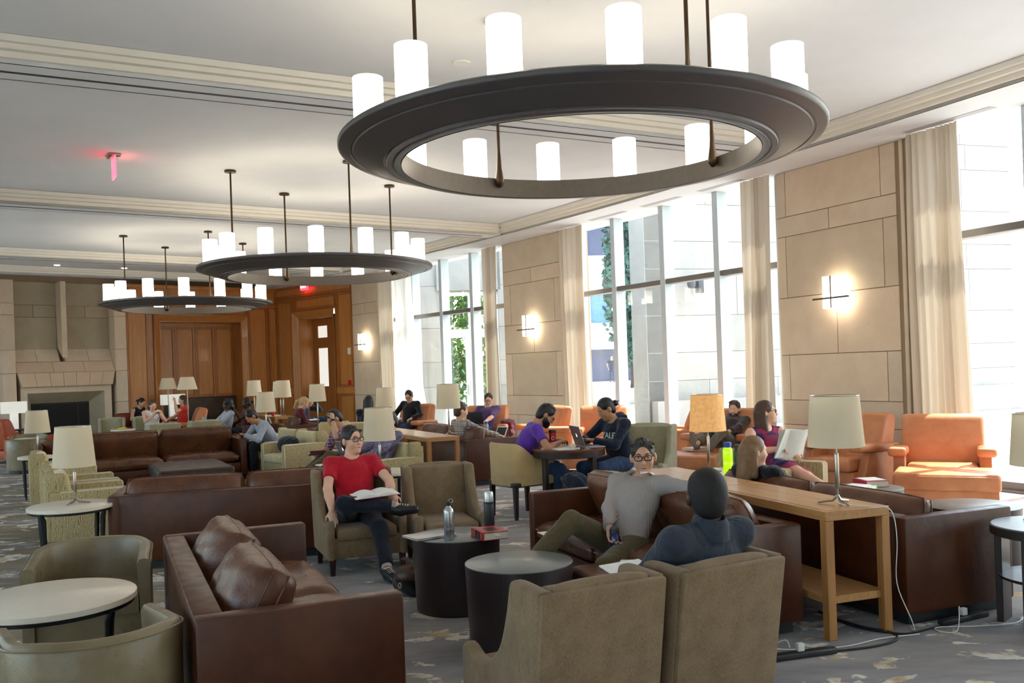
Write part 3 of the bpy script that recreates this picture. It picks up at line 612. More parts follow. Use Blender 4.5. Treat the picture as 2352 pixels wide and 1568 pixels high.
def tub_chair(loc, face, label, group='olive leather tub chairs'):
    r = root('tub_chair', label, 'tub chair', loc, face, group); N = 36; W, D = .335, .33
    def path(t):   # t -1..1 along the U
        a = t*math.pi*.5*1.0
        if abs(t) < .62: q = t/.62*math.pi/2; return Vector((math.sin(q)*W, -math.cos(q)*D*.92))
        return Vector((math.copysign(W, t)*1.0, (abs(t)-.62)/.38*.40))
    vs = []; fs = []; rings = []
    for i in range(N+1):
        t = -1+2*i/N; p = path(t); q = path(min(1, t+.01))-path(max(-1, t-.01)); n = Vector((q.y, -q.x)).normalized()
        h = .645-.05*max(0, abs(t)-.35)/.65
        cs = [(0, .07, 0), (.0, .4, 0), (.005, h-.03, 0), (-.012, h-.004, 0), (-.03, h, 0), (-.055, h-.004, 0), (-.07, h-.03, 0), (-.06, .36, 0), (-.06, .07, 0)]
        rings.append([(p.x+n.x*a, p.y+n.y*a, z) for a, z, _ in cs])
    k = len(rings[0]); vs = [v for rg in rings for v in rg]
    for i in range(N):
        for j in range(k): fs.append([i*k+j, i*k+(j+1)%k, (i+1)*k+(j+1)%k, (i+1)*k+j])
    fs += [list(range(k))[::-1], [N*k+j for j in range(k)]]
    ob('shell', MB().add(vs, fs), 'tub', r, 50)
    pts = []
    for i in range(N+1):
        t = -1+2*i/N; p = path(t); q = path(min(1, t+.01))-path(max(-1, t-.01)); n = Vector((q.y, -q.x)).normalized(); h = .645-.05*max(0, abs(t)-.35)/.65
        pts.append((p.x+n.x*.004, p.y+n.y*.004, h-.022))
    ob('piping', MB().tube(pts, .006, 6), 'tub', r)
    seat = [(math.sin(a)*W*.80, -math.cos(a)*D*.72) for a in np.linspace(-math.pi/2, math.pi/2, 17)]
    ob('seat_cushion', MB().prism(seat+[(W*.80, .38), (-W*.80, .38)], .28, .40, 'z'), 'tub', r, 60)
    ob('seat_base', MB().prism([(x*1.06, y*1.06) for x, y in seat]+[(W*.85, .37), (-W*.85, .37)], .07, .28, 'z'), 'tub', r, 60)
    ob('plinth', MB().prism([(x*1.1, y*1.1) for x, y in seat]+[(W*.85, .35), (-W*.85, .35)], .0, .07, 'z'), 'plasticb', r)
    return r
def striped_chair(loc, face, label, group='low striped armchairs'):
    r = root('striped_armchair', label, 'armchair', loc, face, group); w, d = .84, .74
    for s in (-1, 1):
        x0, x1 = sorted((s*w/2, s*(w/2-.10)))
        ob('arm', MB().bx(x0, x1, -d/2, d/2, .10, .575, .018, 2), 'stripe', r)
        for xx in (x0+.008, x1-.008): ob('arm_piping', MB().tube([(xx, -d/2+.1, .572), (xx, d/2-.02, .572), (xx, d/2-.004, .555), (xx, d/2-.004, .12)], .007, 6), 'piping', r)
    ob('backrest', MB().box((0, -d/2+.075, .42), (w-.20, .13, .62), .025, 2, Matrix.Rotation(R_(5), 3, 'X')).box((0, -d/2-.005, .40), (w-.005, .05, .60), .015, 2), 'stripe', r)
    ob('back_cushion', MB().box((0, -d/2+.135, .575), (w-.21, .14, .34), .05, 3, Matrix.Rotation(R_(9), 3, 'X')), 'stripe_lt', r)
    for s in (-1, 1): ob('back_wing', MB().box((s*(w/2-.055), -d/2+.07, .66), (.10, .15, .19), .025, 2), 'stripe', r)
    ob('seat_base', MB().bx(-w/2+.1, w/2-.1, -d/2+.05, d/2-.01, .10, .28, .01), 'stripe', r); ob('seat_cushion', MB().bx(-w/2+.105, w/2-.105, -d/2+.12, d/2+.012, .28, .41, .035, 3), 'stripe_lt', r)
    legs(r, [(s*(w/2-.05), y) for s in (-1, 1) for y in (d/2-.05, -d/2+.05)], .10, .05, .04, 'darkleg')
    return r
def sofa(loc, face, label, Lh=2.28, dp=.90, mat='leather', cmat='leather_c', nb=2, ns=2, group='brown leather sofas', backs=True, tilt=14, hb=.40, seats=True, lift=.0, cw=1., ct=.25):
    """loc = middle of the outer back edge on the floor"""
    r = root('leather_sofa', label, 'sofa', loc, face, group); t = .105; H = .65; w = Lh
    ob('back_frame', MB().bx(-w/2+t-.012, w/2-t+.012, 0, t+.02, .07, H, .018, 2), mat, r)
    for s in (-1, 1):
        x0, x1 = sorted((s*w/2, s*(w/2-t))); ob('arm', MB().bx(x0, x1, 0, dp, .07, H, .018, 2), mat, r)
    ob('seam', MB().tube([(-w/2+.012, .012, H-.008), (w/2-.012, .012, H-.008)], .005, 5).tube([(-w/2+.012, .012, H-.008), (-w/2+.012, dp-.01, H-.008), (-w/2+.012, dp-.008, .10)], .005, 5).tube([(w/2-.012, .012, H-.008), (w/2-.012, dp-.01, H-.008), (w/2-.012, dp-.008, .10)], .005, 5), mat, r)
    ob('seat_base', MB().bx(-w/2+t, w/2-t, t, dp-.03, .07, .27, .012), mat, r); ob('plinth', MB().bx(-w/2+.05, w/2-.05, .05, dp-.05, 0, .07), 'plasticb', r)
    iw = w-2*t
    if seats:
        for k in range(ns):
            sw = iw/ns; x = -iw/2+sw*(k+.5)
            c = ob('seat_cushion', MB().pillow((x, (t+dp)/2+.02, .355), sw-.01, dp-t-.03, .20, 18, 16, .30, None, .010, k, .35), cmat, r, 60)
            ob('piping', MB().tube([(x-sw/2+.02, dp-.01, .37), (x+sw/2-.02, dp-.01, .37)], .006, 5), 'leather_pipe', c)
    if backs:
        for k in range(nb):
            sw = iw/nb; x = -iw/2+sw*(k+.5); Rm = Matrix.Rotation(R_(90-tilt), 3, 'X')
            cc = Vector((x, t+.03+ct/2, .385+hb/2+lift)); a_, b_ = (sw-.01)*cw/2, (hb+.05)/2
            c = ob('back_cushion', MB().pillow(cc, 2*a_, 2*b_, ct, 22, 18, .36, Rm, .009, 7+k, .24), cmat, r, 60)
            for zz in (ct*.12, -ct*.12): ob('piping', MB().tube([cc+Rm @ Vector((a_*p*(1-.05*abs(q)**4), b_*q*(1-.05*abs(p)**4), zz)) for p, q in [(-1+.25*i, -1) for i in range(8)]+[(1, -1+.25*i) for i in range(8)]+[(1-.25*i, 1) for i in range(8)]+[(-1, 1-.25*i) for i in range(8)]], .005, 5, True), cmat, c)
    return r
def club_chair(loc, face, label, mat='orange', group='orange leather club chairs', w=1.0):
    r = root('club_chair', label, 'club chair', loc, face, group)
    prof = [(p.x, p.y) for p in smooth_path([(.10, .36), (.06, .62), (-.03, .86), (-.08, .925), (-.15, .945), (-.23, .93)], 5)]+[(-.27, .88), (-.20, .55), (-.14, .36)]
    m = solid_side([(y-.14, z) for y, z in prof], -w/2+.10, w/2-.10, .045); ob('backrest', m, mat, r)
    for s in (-1, 1):
        x0, x1 = sorted((s*(w/2-.02), s*(w/2-.17)))
        ob('arm_panel', MB().add(*(lambda q: (q.v, q.f))(solid_side([(.34, .10), (.20, .51), (-.34, .51), (-.36, .10)], x0+.02, x1-.01, .012))), mat, r)
        ob('arm_pad', MB().box((s*(w/2-.085), .06, .56), (.19, .74, .10), .038, 3, Matrix.Rotation(R_(2), 3, 'X')), mat, r)
    ob('seat_base', MB().bx(-w/2+.15, w/2-.15, -.34, .36, .10, .28, .015), mat, r); ob('seat_cushion', MB().bx(-w/2+.165, w/2-.165, -.24, .42, .28, .43, .05, 3), mat, r)
    legs(r, [(s*(w/2-.10), y) for s in (-1, 1) for y in (.28, -.32)], .10, .05, .04, 'darkleg')
    return r
def ottoman(loc, face, label, w=.95, d=.62, h=.43, mat='orange', cat='ottoman', group=None):
    r = root('leather_ottoman', label, cat, loc, face, group)
    ob('base', MB().bx(-w/2+.02, w/2-.02, -d/2+.02, d/2-.02, .06, h-.17, .015), mat, r); c = ob('cushion', MB().bx(-w/2, w/2, -d/2, d/2, h-.18, h, .04, 3), mat, r)
    ob('piping', MB().tube([(-w/2+.03, -d/2+.004, h-.03), (w/2-.03, -d/2+.004, h-.03), (w/2-.004, -d/2+.03, h-.03), (w/2-.004, d/2-.03, h-.03), (w/2-.03, d/2-.004, h-.03), (-w/2+.03, d/2-.004, h-.03), (-w/2+.004, d/2-.03, h-.03), (-w/2+.004, -d/2+.03, h-.03)], .006, 5, True), mat, c)
    legs(r, [(s*(w/2-.07), y) for s in (-1, 1) for y in (d/2-.07, -d/2+.07)], .06, .05, .04, 'darkleg'); return r
def dining_chair(loc, face, label, group='tan upholstered table chairs'):
    r = root('table_chair', label, 'armchair', loc, face, group); w, d = .27, .27; N = 40
    corner = [(-w, .25), (-w, -.10), (-w+.015, -.22), (-w+.06, -.265), (-.10, -.285), (0, -.29), (.10, -.285), (w-.06, -.265), (w-.015, -.22), (w, -.10), (w, .25)]
    P = [Vector((p.x, p.y)) for p in smooth_path([(a, b, 0) for a, b in corner], 5)]; n = len(P); rings = []
    for i, p in enumerate(P):
        q = P[min(i+1, n-1)]-P[max(i-1, 0)]; nn = Vector((q.y, -q.x)).normalized(); y = p.y
        h = .635 if y > .10 else .635+.185*(1-math.cos(min(1, (.10-y)/.36)*math.pi))/2
        h -= .02*max(0, (y-.18)/.07)
        rings.append([(p.x+nn.x*a, p.y+nn.y*a, z) for a, z in ((0, .36), (.0, .5), (.006, h-.02), (-.015, h), (-.04, h-.01), (-.05, h-.04), (-.045, .5), (-.045, .36))])
    k = 8; fs = [[i*k+j, i*k+(j+1)%k, (i+1)*k+(j+1)%k, (i+1)*k+j] for i in range(n-1) for j in range(k)]+[list(range(k))[::-1], [(n-1)*k+j for j in range(k)]]
    ob('shell', MB().add([v for g in rings for v in g], fs), 'tan', r, 50)
    ob('seat_cushion', MB().bx(-.23, .23, -.22, .27, .40, .48, .03, 3), 'tan', r); ob('seat_frame', MB().bx(-.265, .265, -.27, .26, .345, .40, .01), 'darkleg', r)
    legs(r, [(s*.235, y) for s in (-1, 1) for y in (.225, -.235)], .35, .05, .032, 'darkleg'); return r
def console(loc, face, label, Lc=2.55, w=.45, group='oak console tables'):
    """loc = middle of the table; its length runs across the facing direction"""
    r = root('console_table', label, 'console table', loc, face, group); H = .74
    ob('top', MB().bx(-Lc/2, Lc/2, -w/2, w/2, H-.055, H, .003, 1), 'oak', r)
    for k in range(2): ob('top_panel', MB().bx(-Lc/2+.035+k*(Lc/2-.03), -.004+k*(Lc/2-.03), -w/2+.035, w/2-.035, H-.002, H+.0025, .001, 1), 'oak', r)
    ob('shelf', MB().bx(-Lc/2+.03, Lc/2-.03, -w/2+.02, w/2-.02, .20, .245, .003, 1), 'oak', r)
    for x in (-Lc/2+.028, Lc/2-.028):
        for y in (-w/2+.028, w/2-.028): ob('leg', MB().bx(x-.028, x+.028, y-.028, y+.028, 0, H-.055, .003, 1), 'oak_leg', r)
    return r
def oval_table(loc, face, label, a=.33, b=.24, h=.60, group='oval stone side tables'):
    r = root('side_table', label, 'side table', loc, face, group)
    ob('table_top', MB().lathe([(.97, h-.035), (1, h-.03), (1, h-.004), (.985, h)], 48, (0, 0, 0), a, b), 'whitetop', r)
    ob('rim_band', MB().lathe([(.93, h-.055), (.97, h-.052), (.97, h-.034), (.93, h-.034)], 40, (0, 0, 0), a, b), 'blackm', r)
    for q in (.78, 2.36, 3.93, 5.50):
        x, y = a*.93*math.cos(q), b*.93*math.sin(q)
        ob('leg', MB().tube([(x*1.06, y*1.06, h-.04), (x, y, h-.09), (x*.97, y*.97, .3), (x*.92, y*.92, 0)], .02, 8, rr=[.014, .022, .018, .011]), 'blackm', r)
    return r
def drum(loc, label, rad=.31, h=.5, group='dark drum tables'):
    r = root('drum_table', label, 'drum table', loc, 90, group)
    ob('body', MB().lathe([(rad*.93, 0), (rad*.95, .03), (rad, h-.02), (rad, h-.006)], 56), 'drum', r); ob('top', MB().lathe([(rad, h-.007), (rad, h-.002), (rad-.004, h), (0, h)], 56), 'drumtop', r); return r
def lamp(loc, label, face=0, H=.65, sw=.165, top=.142, sh=.305, mat='shade', cord=None, group='table lamps with drum shades', cat='table lamp'):
    r = root('table_lamp', label, cat, loc, face, group); z0 = H-sh
    for a in (90, 210, 330):
        c, s = math.cos(R_(a)), math.sin(R_(a)); ob('foot', MB().tube([(0, 0, .05), (.03*c, .03*s, .02), (.115*c, .115*s, .007)], .008, 6, rr=[.009, .009, .006]), 'chrome', r)
    ob('pole', MB().cyl((0, 0, .04), .006, z0+.1, 10).lathe([(.0105, .09), (.013, .10), (.013, z0-.05), (.0095, z0-.04)], 12), 'chrome', r)
    ob('lamp_shade', MB().lathe([(sw, z0), (top, H), (top-.004, H), (sw-.004, z0)], 40, closed=True), mat, r, 60)
    ob('shade_ring', MB().tube([((top-.002)*math.cos(q), (top-.002)*math.sin(q), H) for q in np.linspace(0, 2*math.pi, 40, False)], .003, 5, True).tube([(-top, 0, H-.02), (0, 0, H-.025), (top, 0, H-.02)], .003, 5), 'chrome', r)
    ob('bulb', MB().lathe([(.012, z0+.10), (.03, z0+.15), (.026, z0+.19), (0, z0+.205)], 12), 'plasticw', r)
    if cord: ob('cord', MB().tube(smooth_path(cord, 6), .0032, 6), 'cable_w', r)
    return r
# ================================================================ furniture in the room
# nearest seating group
sofa((-1.78, 4.71), 24, 'brown leather loveseat with two plump back cushions, empty, beside the tub chairs', 2.28, .88, tilt=30, hb=.40, lift=-.02, cw=.80, ct=.30)
sofa((-2.40, 8.03), 104, 'long brown leather sofa with its plain back behind the empty loveseat', 2.25, .9, lift=-.04)
sofa((1.277, 6.43), 201, 'brown leather sofa the man in the grey striped shirt sits on', 2.25, .84, tilt=24, hb=.40, lift=.0)
sofa((1.87, 6.47), 22, 'dark brown leather sofa backed against the oak console, with floppy back cushions', 2.3, .88, tilt=18, lift=-.07)
drum((-.425, 6.25), 'dark drum table carrying a laptop, bottle, flask and red book', .30)
drum((0, 5.3), 'bare dark drum table with grey top between the wing chairs and the leather ottoman', .315)
wing_chair((.14, 3.80), 117, 'taupe wing chair seen from behind, empty, next to the man in a dark jacket', w=.57)
wing_chair((.68, 4.07), 120, 'taupe wing chair seen from behind, the man in a dark jacket sits in it', w=.57)
wing_chair((-1.345, 7.73), 292, 'taupe wing chair the man in the red t-shirt sits in', w=.67)
wing_chair((-.62, 7.80), 286, 'empty taupe wing chair beside the man in the red t-shirt', w=.62)
ottoman((.67, 5.33), 22, 'brown leather ottoman with a notebook on it, in front of the striped shirt man', .62, .55, .42, 'leather_c')
tub_chair((-1.74, 3.72), 125, 'olive leather tub chair with its rounded back turned, before the oval table')
tub_chair((-2.60, 5.56), 290, 'olive leather tub chair seen from the front, behind the oval table')
oval_table((-2.26, 4.40), 24, 'bare oval stone-topped table between two tub chairs, beside the loveseat', .40, .38)
oval_table((-3.79, 7.74), 30, 'oval stone-topped table with a lamp, behind the tub chairs', .36, .34)
console((1.563, 6.463), 19, 'oak console table with a lower shelf between two leather sofas', 2.52, .45)
console((-1.52, 13.37), 26, 'oak console table beside the plaid shirt man\'s sofa', 2.6, .46)
console((-5.75, 21.2), 36, 'distant oak console table carrying lamps before the oak wall', 2.2, .46)
for (x, y), lb in (((-4.39, 9.33), 'striped low armchair next to the oval table with a lamp, first of the row'), ((-4.88, 10.21), 'striped low armchair in the middle of the row along the aisle'), ((-5.95, 11.98), 'striped low armchair at the far end of the row, by the second oval table')):
    striped_chair((x, y), 29, lb)
striped_chair((-3.50, 14.45), 220, 'striped low armchair with a black bag on its seat'); striped_chair((-3.98, 15.20), 220, 'striped low armchair the young man in grey sweatshirt sits on')
striped_chair((-1.70, 11.45), 215, 'striped low armchair the man in a checked violet shirt lies back in'); striped_chair((-2.22, 12.25), 215, 'striped low armchair the man with a wristwatch leans in')
striped_chair((2.60, 9.18), 315, 'striped low armchair the woman with glasses sits in')
striped_chair((-2.70, 16.95), 75, 'striped low armchair with its back turned, near the sheer curtain')
oval_table((-1.32, 9.55), 24, 'oval stone-topped table with a lamp behind the man in red', .30, .24)
oval_table((-6.92, 13.15), 30, 'oval stone-topped table with a lamp at the end of the striped row', .30, .24)
oval_table((1.98, 8.42), 10, 'oval pale table with a glowing lamp and water bottles', .37, .27)
oval_table((-4.5, 16.5), 30, 'oval stone-topped table with a lamp behind the young man in grey', .3, .24)
oval_table((-2.15, 15.2), 30, 'oval stone-topped table with a lamp behind the console', .3, .24)
# round study table
r = root('round_table', 'round dark wooden table the two students work at', 'table', (.58, 9.9), 33)
ob('table_top', MB().lathe([(.36, .66), (.395, .665), (.395, .725), (.40, .73), (.40, .745), (.395, .75), (0, .75)], 48), 'roundwood', r); ob('apron', MB().lathe([(.385, .655), (.397, .66), (.397, .72), (.385, .722)], 60, closed=True), 'espresso', r)
for a in (10, 100, 190, 280): x, y = .36*math.cos(R_(a)), .36*math.sin(R_(a)); ob('leg', MB().box((x, y, .33), (.055, .055, .66), .004, 1), 'espresso', r)
dining_chair((.063, 10.05), 33, 'tan fabric table chair with dark legs, the man in purple sits in it')
wc = wing_chair((1.50, 10.66), 246, 'sage wing chair behind the woman in the navy hoodie', 'sage', w=.64); wc.scale = (1, 1, 1.12)
dining_chair((-3.15, 16.0), 100, 'tan fabric table chair standing far back, before the cup on the round table')
r = root('round_table', 'round brown table with a lamp and an iced drink, far back', 'table', (-3.72, 17.6), 30)
ob('table_top', MB().lathe([(.42, .57), (.46, .575), (.46, .60), (0, .60)], 40), 'roundwood', r); ob('pedestal', MB().lathe([(.25, 0), (.25, .03), (.05, .06), (.05, .57)], 20), 'espresso', r)
# further sofas
sofa((-5.86, 14.90), 299, 'brown leather sofa with sagging back cushions facing the low ottoman', 2.5, .92, tilt=20, hb=.46, lift=-.02)
ottoman((-4.72, 13.2), 27, 'big low dark leather ottoman in front of the sagging sofa', 1.55, 1.0, .40, 'leather_dark')
sofa((-1.20, 13.63), 28, 'brown leather sofa the man in a plaid shirt sits on, behind the console', 2.25, .85)
sofa((-5.50, 20.10), 215, 'brown leather sofa two women sit on, far back', 2.2, .85)
sofa((-4.78, 18.58), 22, 'brown leather armchair the fair-haired woman in maroon sits in', .95, .85, nb=1, ns=1)
sofa((-10.20, 24.45), 312, 'dark red leather sofa against the stone by the fireplace', 1.35, .85, 'redsofa', 'redsofa')
sofa((-7.35, 15.75), 299, 'brown leather sofa behind the sagging one, mostly hidden', 1.7, .85, lift=-.12)
# orange club chairs
club_chair((4.72, 10.05), 243, 'empty orange club chair by the big window, with an ottoman pushed to it', w=1.04)
ottoman((4.40, 9.30), 243, 'orange leather ottoman pushed against the empty club chair by the big window', .98, .66, .43)
club_chair((4.02, 11.0), 212, 'empty orange club chair turned sideways behind the console lamp')
club_chair((2.98, 12.95), 236, 'orange club chair the bearded man sits in'); ottoman((2.36, 12.02), 236, 'orange ottoman under the bearded man\'s feet', .85, .62, .42)
club_chair((2.62, 14.35), 165, 'orange club chair seen from the side at the window, behind the glowing lamp')
club_chair((1.5, 15.2), 262, 'empty orange club chair between the pier and the woman in a hoodie'); ottoman((1.12, 14.1), 262, 'orange ottoman before the empty chair by the pier', .8, .55, .40)
club_chair((.55, 16.1), 195, 'empty orange club chair turned sideways behind the man in purple')
club_chair((-.55, 17.1), 258, 'orange club chair the man in the purple v-neck sits in'); ottoman((-.35, 15.75), 270, 'orange ottoman behind the tablet', .8, .55, .40)
club_chair((-2.2, 19.4), 238, 'orange club chair in sunlight, the woman in black sits in it'); ottoman((-2.75, 18.3), 238, 'sunlit orange ottoman before the woman in black', .75, .55, .42)
club_chair((-7.95, 22.3), 205, 'orange club chair tilted sideways before the oak niche', 'orange')
club_chair((-10.75, 19.4), 60, 'rust orange club chair with its back turned, near the fireplace', 'orange_red'); ottoman((-10.75, 21.3), 300, 'orange ottoman before the firebox, mostly hidden by a lamp', .8, .6, .46, 'orange_red')
# sage wing chairs before the oak wall
wing_chair((-9.28, 21.0), 292, 'empty sage wing chair facing out, before the fireplace', 'sage'); wing_chair((-8.60, 21.35), 300, 'sage wing chair the woman with a phone sits in', 'sage')
wing_chair((-6.99, 17.85), 132, 'sage wing chair back turned behind the sagging sofa, nearer the fireplace', 'sage', w=.62); wing_chair((-6.41, 18.54), 132, 'sage wing chair back turned behind the sagging sofa, nearer the grey-clad man', 'sage', w=.62)
tub_chair((-9.12, 17.0), 118, 'distant olive tub chair with its back turned, past the striped row'); tub_chair((-9.75, 18.3), 298, 'distant olive tub chair facing out, past the striped row'); oval_table((-9.42, 17.65), 30, 'oval stone table between the two distant tub chairs', .33, .26)
# dark tables by the window
drum((3.0, 7.80), 'dark drum table with a polished rim, stacked with books', .30); drum((3.36, 6.72), 'bare dark drum table between the orange ottoman and the dark sofa', .33)
r = root('two_tier_table', 'dark round two-tier table with a lamp beside the dark sofa arm', 'side table', (3.12, 5.33), 40)
ob('table_top', MB().lathe([(.30, .565), (.315, .57), (.315, .595), (.31, .60), (0, .60)], 48), 'drumtop', r); ob('rim', MB().lathe([(.31, .54), (.318, .545), (.318, .592), (.31, .594)], 48, closed=True), 'drum', r); ob('shelf', MB().lathe([(.27, .28), (.28, .285), (.28, .30), (0, .305)], 40), 'drum', r)
for a in (95, 185, 275, 5): x, y = .265*math.cos(R_(a)), .265*math.sin(R_(a)); ob('leg', MB().box((x, y, .28), (.16, .04, .56), .003, 1, Matrix.Rotation(R_(a+90), 3, 'Z')), 'drum', r)
# banquette in the oak niche
bq = bpy.data.objects.new('banquette', None); COL.objects.link(bq); bq.location = (FWC.x, FWC.y, 0); bq.rotation_euler = (0, 0, R_(FWA)); tag(bq, 'dark upholstered banquette built into the oak niche', 'banquette')
ob('backrest', MB().bx(1.62, 4.03, -.60, -.50, .40, 1.10, .03), 'leather_dark', bq); ob('seat', MB().bx(1.62, 4.03, -.52, .0, .32, .46, .03), 'leather_dark', bq); ob('base', MB().bx(1.64, 4.01, -.55, -.06, 0, .32), 'espresso', bq)
# table lamps
lamp((1.93, 5.47, .7425), 'table lamp with cream drum shade at the end of the oak console, white cord hanging', 40, .65, cord=[(0, 0, .06), (.02, -.03, .012), (.10, -.05, .008), (.20, -.01, .006), (.285, .03, .003), (.32, .05, -.05), (.33, .06, -.2), (.30, .10, -.45), (.36, .14, -.66), (.34, .20, -.735), (.1, .5, -.738)])
lamp((3.10, 5.37, .60), 'table lamp with cream drum shade on the two-tier table', 0, .65); lamp((-3.76, 7.76, .60), 'table lamp with cream drum shade on the oval table behind the tub chairs', 20, .66, .172, .142, .34)
lamp((-6.86, 13.1, .60), 'table lamp with cream drum shade at the end of the striped row', 0, .66, .172, .14, .32); lamp((-1.42, 9.57, .60), 'table lamp with cream drum shade directly behind the man in red', 30, .66, .172, .145, .34)
lamp((1.79, 8.42, .60), 'table lamp with glowing amber shade beside the water bottles', 0, .72, .168, .145, .335, 'shade_lit'); lamp((-.90, 12.62, .7425), 'table lamp with cream drum shade on the console behind the plaid shirt man', 0, .70, .168, .15, .34)
lamp((-2.12, 15.15, .60), 'table lamp with cream drum shade in front of the sheer curtain', 0, .78, .175, .145, .36); lamp((-3.75, 17.45, .60), 'table lamp with cream drum shade on the far round table with the iced drink', 0, .86, .168, .14, .33); lamp((-4.46, 16.4, .60), 'table lamp with cream drum shade behind the young man in grey', 0, .76, .178, .15, .36)
lamp((-5.10, 20.2, .7425), 'table lamp on the distant console, standing beside the red drinks bottle', 0, .80, .185, .15, .37); lamp((-5.30, 20.75, .7425), 'table lamp on the distant console, standing behind the spread papers', 0, .78, .185, .15, .37); lamp((-6.25, 22.0, .7425), 'table lamp standing alone at the far end of the distant console', 0, .82, .185, .15, .37)
def floor_lamp(loc, label, H=1.70):
    r = root('floor_lamp', label, 'floor lamp', loc, 90, 'floor lamps by the oak niche'); ob('base', MB().lathe([(.14, 0), (.14, .015), (.02, .03)], 24), 'chrome', r); ob('pole', MB().cyl((0, 0, .02), .011, H-.1, 10), 'chrome', r)
    ob('lamp_shade', MB().lathe([(.235, H-.30), (.15, H), (.146, H), (.231, H-.30)], 36, closed=True), 'shade', r, 60)
floor_lamp((-7.72, 21.6), 'floor lamp with tapered cream shade in front of the oak niche'); floor_lamp((-9.2, 24.3), 'floor lamp with tapered cream shade beside the stone pilaster')
def box_lamp(loc, label, w=.55):
    r = root('box_lamp', label, 'table lamp', loc, 312, 'lamps with white box shades'); ob('table', MB().bx(-.3, .3, -.25, .25, .52, .56, .005).bx(-.27, -.23, -.22, .22, 0, .52).bx(.23, .27, -.22, .22, 0, .52), 'espresso', r)
    ob('stem', MB().bx(-.09, .09, -.05, .05, .56, .95, .01), 'shade_w', r); ob('lamp_shade', MB().bx(-w/2, w/2, -.12, .12, .95, 1.24, .004, 1), 'shade_w', r)
box_lamp((-12.4, 22.6), 'white box-shaded lamp left of the firebox'); box_lamp((-9.55, 25.55), 'white box-shaded lamp between the fireplace and the oak niche', .62)
